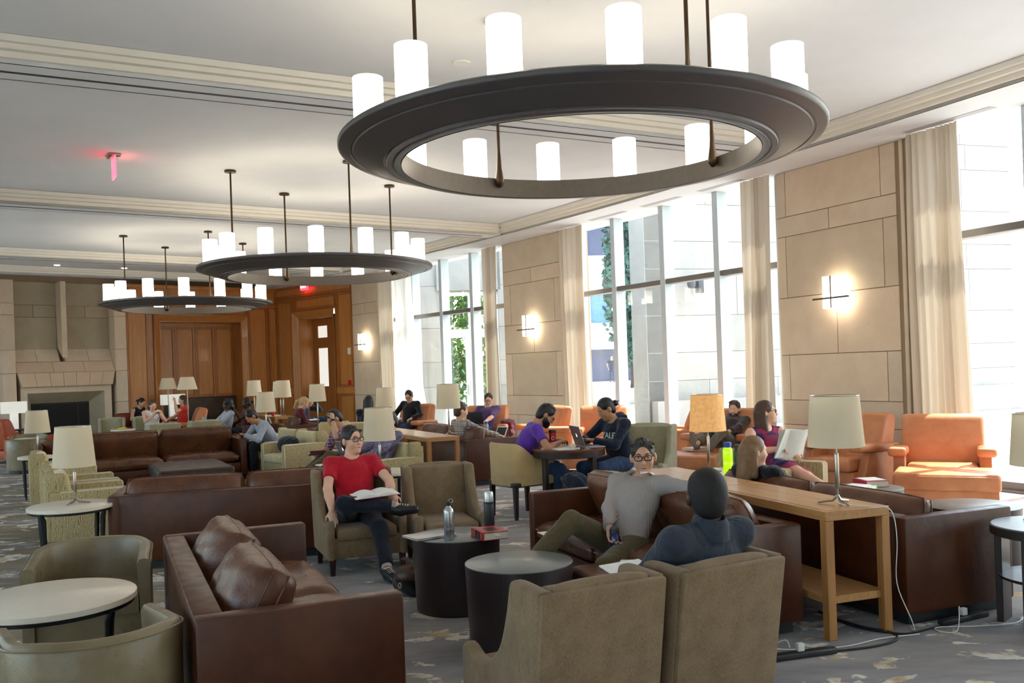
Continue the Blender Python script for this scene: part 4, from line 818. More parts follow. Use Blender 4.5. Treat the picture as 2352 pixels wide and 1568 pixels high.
# ================================================================ people: signed-distance bodies meshed with surface nets
def sdf_mesh(prims, res, cuts=(), pad=.02, wob=0.):
    lo = np.full(3, 1e9); hi = -lo
    for q in prims:
        if q[0] == 's': continue
        if q[0] == 'c': pts = np.array([q[1], q[2]], float); r = max(q[3], q[4])
        else: pts = np.array([q[1]], float); r = max(q[3])
        lo = np.minimum(lo, pts.min(0)-r); hi = np.maximum(hi, pts.max(0)+r)
    lo -= pad+2*res; hi += pad+2*res; n = np.ceil((hi-lo)/res).astype(int)+1
    D = np.full(n, .2, np.float32)
    def region(a, b):
        i0 = np.maximum(0, np.floor((a-lo)/res).astype(int)); i1 = np.minimum(n, np.ceil((b-lo)/res).astype(int)+1); sl = tuple(slice(p, q) for p, q in zip(i0, i1))
        G = np.stack(np.meshgrid(*[lo[k]+res*np.arange(i0[k], i1[k], dtype=np.float32) for k in range(3)], indexing='ij'), -1); return sl, G
    for q in prims:
        ty, k = q[0], q[5] if len(q) > 5 else .03
        if ty == 'c':                                   # tapered capsule; q[6] = flat end
            a, b = np.array(q[1], float), np.array(q[2], float); r0, r1 = q[3], q[4]; m = max(r0, r1)+k+2*res
            sl, G = region(np.minimum(a, b)-m, np.maximum(a, b)+m); ba = b-a; L2 = max(1e-9, ba@ba); pa = G-a.astype(np.float32)
            t = np.clip((pa@ba)/L2, 0, 1); d = np.linalg.norm(pa-t[..., None]*ba, axis=-1)-(r0+(r1-r0)*t)
            if len(q) > 6 and q[6]: d = np.maximum(d, ((G-b)@ba)/math.sqrt(L2))
        else:                                           # ellipsoid: centre, axes rows, radii
            c, A, rad = np.array(q[1], float), np.array(q[2], float), np.array(q[3], float); m = rad.max()+k+2*res
            sl, G = region(c-m, c+m); p = (G-c)@A.T; k0 = np.linalg.norm(p/rad, axis=-1); k1 = np.linalg.norm(p/(rad*rad), axis=-1); d = k0*(k0-1)/np.maximum(k1, 1e-6)
        E = D[sl]
        if ty == 's': h = np.clip(.5-.5*(E+d)/k, 0, 1); D[sl] = E*(1-h)-d*h+k*h*(1-h)
        else: h = np.clip(.5+.5*(E-d)/k, 0, 1); D[sl] = E*(1-h)+d*h-k*h*(1-h)
    if cuts:
        sl, G = region(lo, hi)
        for c, nn in cuts: D = np.maximum(D, ((G-np.array(c, float))@np.array(nn, float)).astype(np.float32))
    D[0] = D[-1] = .1; D[:, 0] = D[:, -1] = .1; D[:, :, 0] = D[:, :, -1] = .1
    S = D < 0; cnt = np.zeros(np.array(S.shape)-1, np.int8)
    off = [(i, j, k) for i in (0, 1) for j in (0, 1) for k in (0, 1)]
    for o in off: cnt += S[o[0]:S.shape[0]-1+o[0], o[1]:S.shape[1]-1+o[1], o[2]:S.shape[2]-1+o[2]]
    M = (cnt > 0) & (cnt < 8); I = np.argwhere(M); idx = np.full(M.shape, -1, np.int32); idx[M] = np.arange(len(I))
    V = np.stack([D[I[:, 0]+o[0], I[:, 1]+o[1], I[:, 2]+o[2]] for o in off], 1); acc = np.zeros((len(I), 3)); w = np.zeros(len(I))
    for a in range(8):
        for ax in range(3):
            if off[a][ax] == 0:
                bo = list(off[a]); bo[ax] = 1; b = off.index(tuple(bo)); v0, v1 = V[:, a], V[:, b]; x = (v0 < 0) != (v1 < 0)
                t = np.where(x, v0/np.where(x, v0-v1, 1), 0); P = np.tile(np.array(off[a], float), (len(I), 1)); P[:, ax] += t; acc += P*x[:, None]; w += x
    P = lo+res*(I+acc/np.maximum(w, 1)[:, None])
    F = []
    for ax in range(3):
        s0 = [slice(None)]*3; s1 = [slice(None)]*3; s0[ax] = slice(0, -1); s1[ax] = slice(1, None)
        ch = S[tuple(s0)] != S[tuple(s1)]; e = np.argwhere(ch); b, c = (ax+1) % 3, (ax+2) % 3
        e = e[(e[:, b] > 0) & (e[:, c] > 0) & (e[:, b] < M.shape[b]) & (e[:, c] < M.shape[c])]
        def cell(db, dc): q = e.copy(); q[:, b] -= db; q[:, c] -= dc; return idx[q[:, 0], q[:, 1], q[:, 2]]
        quad_ = np.stack([cell(1, 1), cell(0, 1), cell(0, 0), cell(1, 0)], 1); ins = S[e[:, 0], e[:, 1], e[:, 2]]; quad_[~ins] = quad_[~ins][:, ::-1]
        F.append(quad_[(quad_ >= 0).all(1)])
    F = np.concatenate(F)
    # one smoothing pass
    for _ in range(2):
        A = np.zeros_like(P); N = np.zeros(len(P))
        for k in range(4): np.add.at(A, F[:, k], P[F[:, (k+1) % 4]]); np.add.at(N, F[:, k], 1); np.add.at(A, F[:, k], P[F[:, k-1]]); np.add.at(N, F[:, k], 1)
        P = P*.55+.45*A/np.maximum(N, 1)[:, None]
    if wob:
        C = P*1.0; a = np.sin(C[:, 2]*46+C[:, 0]*25+3*np.sin(C[:, 1]*17))*np.sin(C[:, 0]*31-C[:, 1]*23+C[:, 2]*11); cen = P-P.mean(0); cen /= np.maximum(np.linalg.norm(cen, axis=1), 1e-6)[:, None]; P = P+cen*(a*wob)[:, None]
    me = bpy.data.meshes.new('mesh'); me.vertices.add(len(P)); me.vertices.foreach_set('co', P.astype(np.float32).ravel())
    me.loops.add(len(F)*4); me.loops.foreach_set('vertex_index', F.astype(np.int32).ravel()); me.polygons.add(len(F)); me.polygons.foreach_set('loop_start', np.arange(0, len(F)*4, 4, dtype=np.int32))
    me.update(calc_edges=True); me.polygons.foreach_set('use_smooth', np.ones(len(F), bool)); me.update(); return me
V3 = lambda *a: np.array(a, float)
def unit(v): return v/max(1e-9, np.linalg.norm(v))
def rotm(ax, deg): return np.array(Matrix.Rotation(R_(deg), 3, Vector(ax)))
def ik(a, b, l1, l2, hint):
    d = b-a; L_ = np.linalg.norm(d); L_ = min(L_, l1+l2-.004); u = unit(d); b = a+u*L_; x = (l1*l1-l2*l2+L_*L_)/(2*L_); h = math.sqrt(max(0, l1*l1-x*x)); n = unit(hint-u*(hint@u)); return a+u*x+n*h, b
I3 = np.eye(3)
_MD.update(
 sk_lt=skinmat(L(226, 174, 146)), sk_w=skinmat(L(214, 160, 130)), sk_md=skinmat(L(206, 156, 124)), sk_tan=skinmat(L(186, 132, 98)), sk_dk=skinmat(L(74, 46, 36), .42), sk_dk2=skinmat(L(104, 66, 48), .45),
 h_dark=simple(L(34, 24, 20), .5, var=.3, vs=60, bump=.5, bs=120), h_brown=simple(L(74, 50, 34), .45, var=.25, vs=40, bump=.2, bs=80), h_black=simple(L(16, 13, 14), .45, var=.2, vs=60, bump=.5, bs=120), h_fair=simple(L(128, 94, 62), .45, var=.2, vs=30, bump=.15, bs=60), h_blond=simple(L(196, 160, 110), .5, var=.2, vs=50, bump=.5, bs=120), h_beard=simple(L(92, 54, 34), .6, var=.3, vs=80, bump=.5, bs=160), h_buzz=simple(L(22, 17, 17), .7, var=.3, vs=120, bump=.4, bs=300),
 lips=simple(L(176, 104, 92), .45, var=.05), eye_w=simple(L(222, 216, 208), .25, var=0), eye_i=simple(L(30, 20, 15), .2, var=0),
 red_tee=cloth(L(176, 14, 32), L(196, 22, 42), 500, .9, .2), denim_d=cloth(L(22, 23, 30), L(34, 36, 46), 500, .85, .1), denim=cloth(L(40, 54, 80), L(58, 76, 106), 400, .85, .1), denim_cuff=simple(L(138, 150, 160), .9),
 shirt_st=striped(L(184, 174, 168), L(138, 126, 124), 110, (1, .35, 0), .25, .85, .5, .03), shirt_wh=cloth(L(224, 224, 232), L(238, 238, 244), 500), khaki=cloth(L(78, 66, 42), L(104, 90, 60), 400, .9, .15), khaki_lt=cloth(L(96, 84, 64), L(122, 108, 86), 300), jacket=cloth(L(42, 46, 56), L(62, 68, 80), 500, .85, .15),
 purple=cloth(L(86, 46, 148), L(108, 64, 176), 500, .9, .2), navy=cloth(L(22, 28, 44), L(36, 42, 60), 400, .95, .25), violet=cloth(L(72, 46, 92), L(90, 60, 112), 400), black_f=cloth(L(18, 18, 22), L(30, 30, 36), 400), greysw=cloth(L(150, 154, 166), L(180, 184, 196), 400), white_f=cloth(L(226, 224, 222), L(244, 242, 240), 400), maroon=cloth(L(84, 22, 34), L(106, 32, 46), 400), brownsw=cloth(L(52, 38, 36), L(68, 50, 48), 400), orange_f=cloth(L(214, 90, 50), L(232, 112, 66), 400), redtop=cloth(L(206, 44, 28), L(226, 62, 40), 400),
 plaid=plaid(L(206, 200, 186), L(52, 62, 92), L(150, 110, 84), 14), plaid_p=plaid(L(126, 116, 146), L(66, 48, 78), L(170, 160, 186), 50), plaid_r=plaid(L(62, 58, 108), L(150, 50, 70), L(200, 190, 200), 22), dress=plaid(L(34, 34, 92), L(170, 40, 60), L(26, 24, 60), 6),
 shoe_b=simple(L(24, 22, 22), .35, var=.1), shoe_br=simple(L(84, 48, 34), .4, var=.15), shoe_g=simple(L(116, 108, 98), .7, var=.1), sock=simple(L(170, 160, 150), .9, var=.2, vs=80), sole=simple(L(150, 140, 126), .7), lace=simple(L(214, 204, 186), .8), frame=simple(L(20, 16, 18), .3, var=0), lens=m_glass, watch=simple(L(26, 28, 32), .3, .4, var=0),
)
def person(label, pos, face, skin, top, bottom, hair, zp=.46, lean=5, side=0, head=(0, 0, 0), hl=None, hr=None, el=(-.6, -.3, -.6), er=(.6, -.3, -.6), fl=(-.12, .45, .08), fr=(.12, .45, .08), kl=(-.15, .3, 1), kr=(.15, .3, 1), shoe='shoe_b', res=.012, glasses=None, beard=None, curl=(25, 35), scale=1., sleeve=1, leg=1, collar=None, hdir_l=None, hdir_r=None, hn_l=None, hn_r=None, neckz=0, watch=None, toe_l=None, toe_r=None, skirt=False, socks=None, shoes=True, neck_v=0., twist=0., hpos=None, sole=False, cuff=None, hood=False, stand=None, groupn=None, belly=0.):
    r = root('person', label, 'person', pos, face, groupn); r.scale = (scale,)*3
    T = rotm((0, 1, 0), side) @ rotm((1, 0, 0), -lean) ; Tt = T @ rotm((0, 0, 1), twist)
    pel = V3(0, 0, zp); sp = T @ V3(0, 0, 1); nb = pel+sp*.47; chest = pel+sp*.30; fw = Tt @ V3(0, 1, 0); rt = Tt @ V3(1, 0, 0)
    At = Tt.T
    shl, shr = nb-sp*.042-rt*.182, nb-sp*.042+rt*.182
    hipl, hipr = pel+V3(-.085, .02, -.02), pel+V3(.085, .02, -.02)
    hl = V3(*(hl or (-.16, .34, zp+.12))); hr = V3(*(hr or (.16, .34, zp+.12)))
    ell, hl = ik(shl, hl, .285, .255, V3(*el)); elr, hr = ik(shr, hr, .285, .255, V3(*er))
    knl, fl = ik(hipl, V3(*fl), .43, .42, V3(*kl)); knr, fr = ik(hipr, V3(*fr), .43, .42, V3(*kr))
    yaw, pit, rol = head; H = rotm((0, 0, 1), yaw) @ rotm((1, 0, 0), pit) @ rotm((0, 1, 0), rol)
    hc = nb+sp*(.062-neckz)+(H @ V3(0, .035, .095)) if hpos is None else V3(*hpos); Hx = lambda x, y, z: hc+H @ V3(x, y, z); HA = H.T
    near = res <= .0075
    # ---- skin
    B = [('e', pel, I3, (.155, .12, .12), 0, .04), ('e', pel+sp*.15, At, (.135+belly, .098+belly, .13), 0, .05), ('e', chest, At, (.158, .105, .16), 0, .05), ('c', nb-sp*.03, shl, .05, .05, .03), ('c', nb-sp*.03, shr, .05, .05, .03), ('c', nb-sp*.02, hc-H @ V3(0, .015, .05), .056, .053, .03)]
    for sh, e_, h_ in ((shl, ell, hl), (shr, elr, hr)): B += [('c', sh, e_, .05, .039, .02), ('c', e_, e_+(h_-e_)*.35, .039, .041, .015), ('c', e_+(h_-e_)*.35, h_, .041, .026, .015)]
    for hp, kn, ft in ((hipl, knl, fl), (hipr, knr, fr)): B += [('c', hp, kn, .082, .053, .03), ('c', kn, kn+(ft-kn)*.35, .052, .052, .02), ('c', kn+(ft-kn)*.35, ft, .052, .034, .02)]
    B += [('e', Hx(0, -.008, .030), HA, (.074, .094, .088), 0, .03), ('e', Hx(0, .026, -.035), HA, (.060, .066, .088), 0, .03), ('e', Hx(0, .068, -.098), HA, (.026, .020, .020), 0, .03),
          ('c', Hx(0, .088, .012), Hx(0, .106, -.030), .009, .0125, .014), ('e', Hx(0, .085, .030), HA, (.046, .014, .010), 0, .012), ('e', Hx(0, .0835, -.064), HA, (.023, .010, .009), 0, .010)]
    for s in (-1, 1):
        B += [('e', Hx(s*.078, -.008, -.006), HA, (.015, .022, .034), 0, .007), ('e', Hx(s*.040, .062, -.03), HA, (.022, .022, .026), 0, .03)]
        if near: B += [('s', Hx(s*.031, .096, .011), HA, (.015, .014, .0075), 0, .009)]
    def hand(w, e_, hd, hn, s):
        d = unit(V3(*hd)) if hd is not None else unit(w-e_); n = V3(*hn) if hn is not None else V3(0, .2, -1); n = unit(n-d*(n@d)); ac = np.cross(d, n)*s   # ac points to the thumb side
        A_ = np.array([ac, d, n]); fr_ = max(.0082, .62*res); out = [('e', w+d*.048, A_, (.040, .052, .017), 0, .015)]
        for i, l_ in enumerate((.072, .080, .074, .058)):
            b0 = w+d*(.088-.004*abs(i-1.3))+ac*(.029-.0195*i); c1, c2 = R_(curl[0]+4*i), R_(curl[0]+curl[1]+6*i); p1 = b0+(d*math.cos(c1)+n*math.sin(c1))*l_*.5; p2 = p1+(d*math.cos(c2)+n*math.sin(c2))*l_*.5
            out += [('c', b0, p1, fr_*1.08, fr_, .006), ('c', p1, p2, fr_, fr_*.85, .004)]
        t0 = w+d*.022+ac*.028; t1 = t0+unit(d*.75+ac*.75+n*.25)*.036; t2 = t1+unit(d*.95+ac*.15+n*.45)*.032
        return out+[('c', t0, t1, fr_*1.3, fr_*1.15, .008), ('c', t1, t2, fr_*1.15, fr_*.9, .004)]
    B += hand(hl, ell, hdir_l, hn_l, 1)+hand(hr, elr, hdir_r, hn_r, -1)
    tl = unit(V3(*(toe_l or (-.12, 1, -.05)))); tr_ = unit(V3(*(toe_r or (.12, 1, -.05))))
    def foot(f, t, k=0.):
        dn = unit(V3(0, 0, -1)-t*(V3(0, 0, -1)@t)); return [('c', f+dn*.02-t*.03, f+dn*.038+t*.03, .036+k, .032+k, .02), ('c', f+dn*.038+t*.03, f+dn*.05+t*.145, .034+k, .024+k, .02)]
    B += foot(fl, tl)+foot(fr, tr_)
    body = ob('body', None, skin, r, me=sdf_mesh(B, res))
    # ---- hair
    hk = hair[0]; rgh = np.random.default_rng(int(abs(pos[0]*977+pos[1]*131)) % 9999); hr_ = max(res*.75, .0048)
    FS = [('s', Hx(0, .100, -.022), HA, (.060, .090, .104), 0, .012)]+[('s', Hx(s*.080, .018, -.045), HA, (.03, .036, .055), 0, .01) for s in (-1, 1)]
    EAR = [('s', Hx(s*.088, -.008, -.012), HA, (.018, .020, .03), 0, .008) for s in (-1, 1)]
    cuts = [(hc+H @ V3(0, -.05, -.085), H @ V3(0, .30, -.95))]
    tuft = []
    for _ in range(26):
        t_, p_ = rgh.uniform(0, 2*math.pi), rgh.uniform(.05, 1.15); d_ = V3(math.sin(p_)*math.cos(t_), math.sin(p_)*math.sin(t_), math.cos(p_)); c0 = Hx(0, -.012, .034)+H @ (d_*V3(.076, .092, .086)); tuft.append(('c', c0, c0+H @ (d_*.012+V3(rgh.uniform(-.012, .012), .016, -.002)), .013, .006, .012))
    BASE = [('e', Hx(0, -.012, .036), HA, (.0815, .098, .0925), 0, .02), ('e', Hx(0, -.042, -.02), HA, (.074, .062, .080), 0, .025)]
    if hk == 'short': K = BASE+tuft+FS+EAR
    elif hk == 'buzz': K = [('e', Hx(0, -.010, .032), HA, (.081, .099, .0915), 0, .02), ('e', Hx(0, -.040, -.02), HA, (.073, .062, .078), 0, .025)]+FS+EAR
    elif hk == 'long': K = BASE+[('c', Hx(s*.062, -.03, .0), Hx(s*.076, -.02, -.15)+V3(0, 0, -.03), .034, .028, .03) for s in (-1, 1)]+[('c', Hx(s*.035, -.065, .0), Hx(s*.045, -.085, -.2)+V3(0, 0, -.05), .050, .040, .03) for s in (-1, 1)]+[('c', Hx(0, -.07, .0), Hx(0, -.09, -.2)+V3(0, 0, -.05), .050, .040, .03)]+[FS[0]]; cuts = []
    elif hk in ('bun', 'tail'): K = BASE+FS+EAR
    elif hk == 'curly': K = [('e', Hx(0, -.02, .04), HA, (.10, .112, .098), 0, .02)]+[('e', Hx(.085*math.cos(a), -.03+.075*math.sin(a), -.03-.03*(a % 1)), I3, (.045,)*3, 0, .02) for a in np.linspace(math.pi*.95, math.pi*2.05, 8)]+[FS[0]]; cuts = []
    if hk == 'none': pass
    else:
        ho = ob('hair', None, hair[1], r, me=sdf_mesh(K, hr_, cuts, wob=.004 if hk == 'curly' else .0015))
        if hk == 'bun': ob('hair_bun', None, hair[1], ho, me=sdf_mesh([('e', Hx(0, -.125, .0), HA, (.038, .035, .036), 0, .02), ('c', Hx(.02, -.13, .01), Hx(.045, -.17, -.03), .008, .003, .01), ('c', Hx(-.01, -.14, .0), Hx(-.02, -.185, .01), .008, .003, .01), ('c', Hx(0, -.14, -.02), Hx(0.01, -.165, -.055), .008, .003, .01)], .005))
        if hk == 'tail': ob('pony_tail', None, hair[1], ho, me=sdf_mesh([('c', Hx(0, -.10, .02), Hx(0, -.14, -.05), .024, .03, .02), ('c', Hx(0, -.14, -.05), Hx(0, -.13, -.19), .03, .012, .02)], .006))
    if beard: ob('beard', None, beard, r, me=sdf_mesh([('e', Hx(0, .028, -.040), HA, (.0705, .082, .082), 0, .02), ('e', Hx(0, .074, -.092), HA, (.044, .034, .034), 0, .02), ('c', Hx(-.022, .090, -.050), Hx(.022, .090, -.050), .010, .010, .01), ('s', Hx(0, .10, -.062), HA, (.026, .02, .008), 0, .006), ('s', Hx(0, .115, .0), HA, (.05, .05, .045), 0, .01)], max(res*.6, .004), [(hc+H @ V3(0, .05, -.028), H @ V3(0, .45, .9)), (hc+H @ V3(0, -.005, 0), H @ V3(0, -1, 0))]))
    if near:
        for s in (-1, 1):
            e0 = MB().lathe([(0, -.0108)]+[(.0108*math.cos(a), .0108*math.sin(a)) for a in np.linspace(-1.3, 1.3, 9)]+[(0, .0108)], 16); eo = ob('eye', e0, 'eye_w', r); eo.location = Vector(Hx(s*.031, .0722, .011)); eo.rotation_euler = (Matrix(H.tolist()) @ Matrix.Rotation(R_(-90), 3, 'X')).to_euler()
            ob('iris', MB().lathe([(.0060, .0092), (.0045, .0104), (0, .0110)], 12), 'eye_i', eo)
            ob('eyebrow', MB().tube([Hx(s*.014, .094, .031), Hx(s*.032, .0935, .037), Hx(s*.050, .082, .030)], .0035, 6, rr=[.004, .004, .002]), hair[1], r)
        ob('lips', MB().tube([Hx(-.022, .0865, -.064), Hx(-.008, .0955, -.062), Hx(0, .0955, -.064), Hx(.008, .0955, -.062), Hx(.022, .0865, -.064)], .004, 6, rr=[.0015, .0042, .0044, .0042, .0015]), 'lips', r)
    # ---- clothes
    g = .013
    C = [('e', pel+V3(0, 0, .02), I3, (.165, .13, .11), 0, .04), ('e', pel+sp*.15, At, (.162+belly, .118+belly, .15), 0, .06), ('e', chest, At, (.176, .122, .160), 0, .06), ('c', nb-sp*.018, shl, .050, .054, .05), ('c', nb-sp*.018, shr, .050, .054, .05)]
    sl = {0: .0, 1: .62, 2: 1.0, 3: 2.0}[sleeve]
    for sh, e_, h_ in ((shl, ell, hl), (shr, elr, hr)):
        if sl == 0: continue
        if sl <= 1: C += [('c', sh, sh+(e_-sh)*sl, .057, .058, .05, 1)]
        else: C += [('c', sh, e_, .059, .053, .05), ('c', e_, e_+(h_-e_)*.96, .053, .042, .025, 1)]
    C += [('s', nb+sp*.035+fw*(.03+neck_v*.6), At, (.070, .072, .064+neck_v), 0, .012)]
    if hood: C += [('c', nb-fw*.07-rt*.10+sp*.01, nb-fw*.10+sp*.0, .04, .06, .03), ('c', nb-fw*.07+rt*.10+sp*.01, nb-fw*.10+sp*.0, .04, .06, .03)]
    lowcut = [(pel-sp*.07, -sp)]
    ct = ob('top', None, top, r, me=sdf_mesh(C, max(res, .007), [(pel+V3(0, 0, -.10), V3(0, 0, -1))], wob=.0035 if near else .003))
    if collar:
        for s in (-1, 1): ob('collar', MB().add([nb+sp*.062-fw*.045+rt*s*.055, nb+sp*.030+fw*.082+rt*s*.020, nb-sp*.035+fw*.128+rt*s*.060, nb+sp*.0+fw*.085+rt*s*.098, nb+sp*.028-fw*.045+rt*s*.088], [[0, 1, 2, 3, 4]]), collar, r)
        ob('collar_band', MB().tube([nb+sp*.025+fw*(.068*math.sin(a)+.01)+rt*.066*math.cos(a) for a in np.linspace(0, 2*math.pi, 20, False)], .014, 6, True), collar, r)
    if stand:
        cg = lambda u, v: nb+sp*(-.03+.085*(v if v < .5 else 1-v)*2)+fw*((.088-.018*(v if v < .5 else 1-v)*2-(.012 if v >= .5 else 0))*math.sin(6.2832*u)-.006)+rt*(.088-.018*(v if v < .5 else 1-v)*2-(.012 if v >= .5 else 0))*math.cos(6.2832*u); ob('collar', MB().grid(cg, 28, 9, cu=True), stand, ct)
        for s in (-1, 1): ob('epaulette', MB().tube([nb+sp*.020+rt*s*.085, nb+sp*.012+rt*s*.13, nb+sp*.010+rt*s*.185], .016, 8), stand, ct)
        ob('back_seam', MB().tube([nb-fw*.112-sp*.02, nb-fw*.128-sp*.12, nb-fw*.125-sp*.25], .0025, 5), stand, ct)
    if cuff: 
        for e_, h_ in ((ell, hl), (elr, hr)): ob('cuff', MB().tube([e_+(h_-e_)*.93, e_+(h_-e_)*1.0], .043, 12), cuff, r)
    if bottom:
        P_ = [('e', pel+V3(0, 0, -.01), I3, (.166, .132, .115), 0, .04)]
        for hp, kn, ft in ((hipl, knl, fl), (hipr, knr, fr)):
            if leg == 1: P_ += [('c', hp, kn, .094, .068, .03), ('c', kn, kn+(ft-kn)*.92, .067, .055, .02, 1)]
            else: P_ += [('c', hp, hp+(kn-hp)*leg, .096, .09, .03, 1)]
        if skirt: P_ += [('c', hipl, hipl+(knl-hipl)*.7, .1, .1, .12), ('c', hipr, hipr+(knr-hipr)*.7, .1, .1, .12)]
        ob('skirt' if skirt else ('trousers' if leg == 1 else 'shorts'), None, bottom, r, me=sdf_mesh(P_, max(res, .007), (), wob=.003))
    if shoes:
        for f, t in ((fl, tl), (fr, tr_)):
            so_ = ob('shoe', None, shoe, r, me=sdf_mesh([(q[0], q[1], q[2], q[3], q[4], q[5]) for q in foot(f, t, .012)], .008))
            if socks: ob('sock', MB().tube([f+(knl-f if f is fl else knr-f)*.16, f], .042, 12), socks, r)
            if near:
                dn = unit(V3(0, 0, -1)-t*(V3(0, 0, -1)@t)); sd_ = np.cross(t, dn)
                for q in range(4): c_ = f-dn*.008+t*(.035+.02*q)+dn*.006*q; ob('lace', MB().tube([c_-sd_*.025, c_-dn*.012, c_+sd_*.025], .003, 5), 'lace', so_)
    if glasses:
        for s in (-1, 1):
            lp = [Hx(s*.033+.0245*math.copysign(abs(math.cos(a))**.6, math.cos(a)), .104-.006*(1+s*math.cos(a)), .007+.0165*math.copysign(abs(math.sin(a))**.6, math.sin(a))) for a in np.linspace(0, 2*math.pi, 24, False)]
            gl = ob('glasses_rim', MB().tube(lp, .0032, 6, True), glasses, r); ob('glasses_arm', MB().tube([Hx(s*.058, .092, .013), Hx(s*.078, .06, .014), Hx(s*.080, -.01, .008)], .0025, 5), glasses, r)
        ob('glasses_bridge', MB().tube([Hx(-.010, .106, .014), Hx(0, .109, .017), Hx(.010, .106, .014)], .0025, 5), glasses, r)
    if watch:
        e_, h_ = (ell, hl) if watch == 'l' else (elr, hr); d = unit(h_-e_); c0 = e_+(h_-e_)*.93; ob('wrist_watch', MB().tube([c0-d*.012, c0+d*.012], .034, 16), 'watch', r)
    return r, dict(hl=hl, hr=hr, ell=ell, elr=elr, fl=fl, fr=fr, knl=knl, knr=knr, nb=nb, hc=hc, pel=pel, H=H, fw=fw, rt=rt, sp=sp, chest=chest)
# ---------------------------------------------------------------- the people
RED, jr = person('man in red t-shirt and glasses, legs crossed, an open book on his lap', (-1.37, 7.80), 292, 'sk_lt', 'red_tee', 'denim_d', ('short', 'h_dark'), zp=.455, lean=-21, head=(26, 2, 3), hr=(.27, .30, .47), er=(.9, -.5, -.2), hl=(-.24, .30, .60), el=(-1, -.4, -.3), fl=(-.06, .76, .09), fr=(-.20, .56, .545), kr=(1, .15, .25), kl=(-.1, .2, 1), toe_r=(-1, .35, .12), res=.0062, glasses='frame', hdir_r=(-.05, .35, -1), hn_r=(-.2, -1, -.1), curl=(15, 25), socks='sock', neck_v=.012)
SHIRT, js = person('man in grey striped shirt and glasses reclining on the sofa, holding a blue bottle', (.70, 6.02), 232, 'sk_w', 'shirt_st', 'khaki', ('short', 'h_dark'), zp=.455, lean=-34, head=(30, -4, 2), hr=(-.02, .20, .57), er=(1, -.2, -.6), hl=(-.74, -.10, .74), el=(0, -1, .35), fl=(-.10, .74, .09), fr=(.26, .72, .40), kr=(-.1, .2, 1), kl=(-.3, .2, 1), toe_r=(.6, .5, -.5), res=.0062, glasses='frame', collar='shirt_wh', sleeve=3, hdir_r=(-.35, .25, -.75), hn_r=(-.7, .2, .3), curl=(38, 40))
JACK, jj = person('man with shaved head in dark blue jacket, seen from behind in the wing chair', (.76, 4.00), 120, 'sk_dk', 'jacket', 'denim_d', ('buzz', 'h_buzz'), zp=.43, lean=-14, head=(-26, 0, 0), hr=(.14, .34, .52), hl=(-.14, .36, .52), el=(-.3, -.4, -1), er=(.3, -.4, -1), fl=(-.14, .60, .09), fr=(.14, .60, .09), res=.007, sleeve=3, scale=1.03, neckz=.03, stand='jacket', shoe='shoe_b')
PURP, jp = person('bearded man in purple t-shirt writing at the round table', (.03, 10.06), 8, 'sk_tan', 'purple', 'denim', ('short', 'h_black'), zp=.57, lean=27, head=(-4, -38, 0), hr=(.19, .44, .80), hl=(-.14, .46, .80), er=(1, -.3, -.6), el=(-1, -.3, -.5), fl=(-.1, .42, .09), fr=(.1, .38, .09), res=.0085, glasses='frame', beard='h_black', curl=(45, 50))
HOOD, jh = person('woman in navy hoodie with white lettering typing at the round table', (1.20, 10.26), 214, 'sk_tan', 'navy', 'denim', ('bun', 'h_black'), zp=.55, lean=12, head=(-16, -28, 0), hr=(.20, .40, .80), hl=(.0, .40, .80), er=(1, -.4, -.5), el=(-1, -.4, -.5), fl=(-.1, .40, .09), fr=(.1, .36, .09), res=.0085, sleeve=3, hood=True, belly=.02)
GIRL1, _ = person('fair-haired young woman slouched low on the dark sofa, back of her head showing', (2.15, 7.27), 30, 'sk_lt', 'black_f', 'denim', ('long', 'h_fair'), zp=.45, lean=-46, head=(-22, -4, 0), hr=(.16, .16, .50), hl=(-.10, .18, .50), fl=(-.1, .72, .09), fr=(.1, .72, .09), res=.009, sleeve=3)
GIRL2, j2 = person('long-haired woman with glasses reading papers, bare legs crossed', (2.58, 9.16), 294, 'sk_lt', 'dress', 'dress', ('long', 'h_brown'), zp=.47, lean=-12, head=(54, 4, 0), hr=(.22, .34, .76), hl=(.04, .40, .70), fl=(-.06, .70, .09), fr=(.06, .84, .42), kr=(0, .2, 1), res=.0085, glasses='frame', sleeve=0, leg=.75, shoes=False, skirt=True, neck_v=.02, curl=(40, 40))
BEARD, jb = person('bearded man in dark sweater with a laptop on his lap, feet up on the ottoman', (2.95, 12.70), 236, 'sk_lt', 'brownsw', 'khaki_lt', ('short', 'h_brown'), zp=.50, lean=-50, head=(4, -4, 0), hr=(.12, .22, .66), hl=(-.12, .22, .66), fl=(-.08, .80, .52), fr=(.10, .78, .54), toe_l=(-.25, -.05, 1), toe_r=(.2, -.05, 1), res=.010, beard='h_beard', sleeve=3, shoe='shoe_g', collar='shirt_wh')
person('man in brown and white plaid shirt on the sofa, holding a tablet', (-.62, 13.30), 30, 'sk_lt', 'plaid', 'denim', ('short', 'h_brown'), zp=.46, lean=-24, head=(-8, -8, 0), hr=(.24, .42, .62), hl=(-.05, .42, .60), fl=(-.1, .7, .09), fr=(.1, .7, .09), res=.011, sleeve=3)
person('man in purple v-neck shirt with a dark laptop in the orange chair', (-.55, 16.95), 250, 'sk_lt', 'violet', 'denim', ('short', 'h_dark'), zp=.51, lean=-30, head=(18, -14, 0), hr=(.20, .34, .66), hl=(-.12, .36, .64), fl=(-.1, .6, .09), fr=(.1, .6, .09), res=.011, glasses='frame', sleeve=2, neck_v=.02)
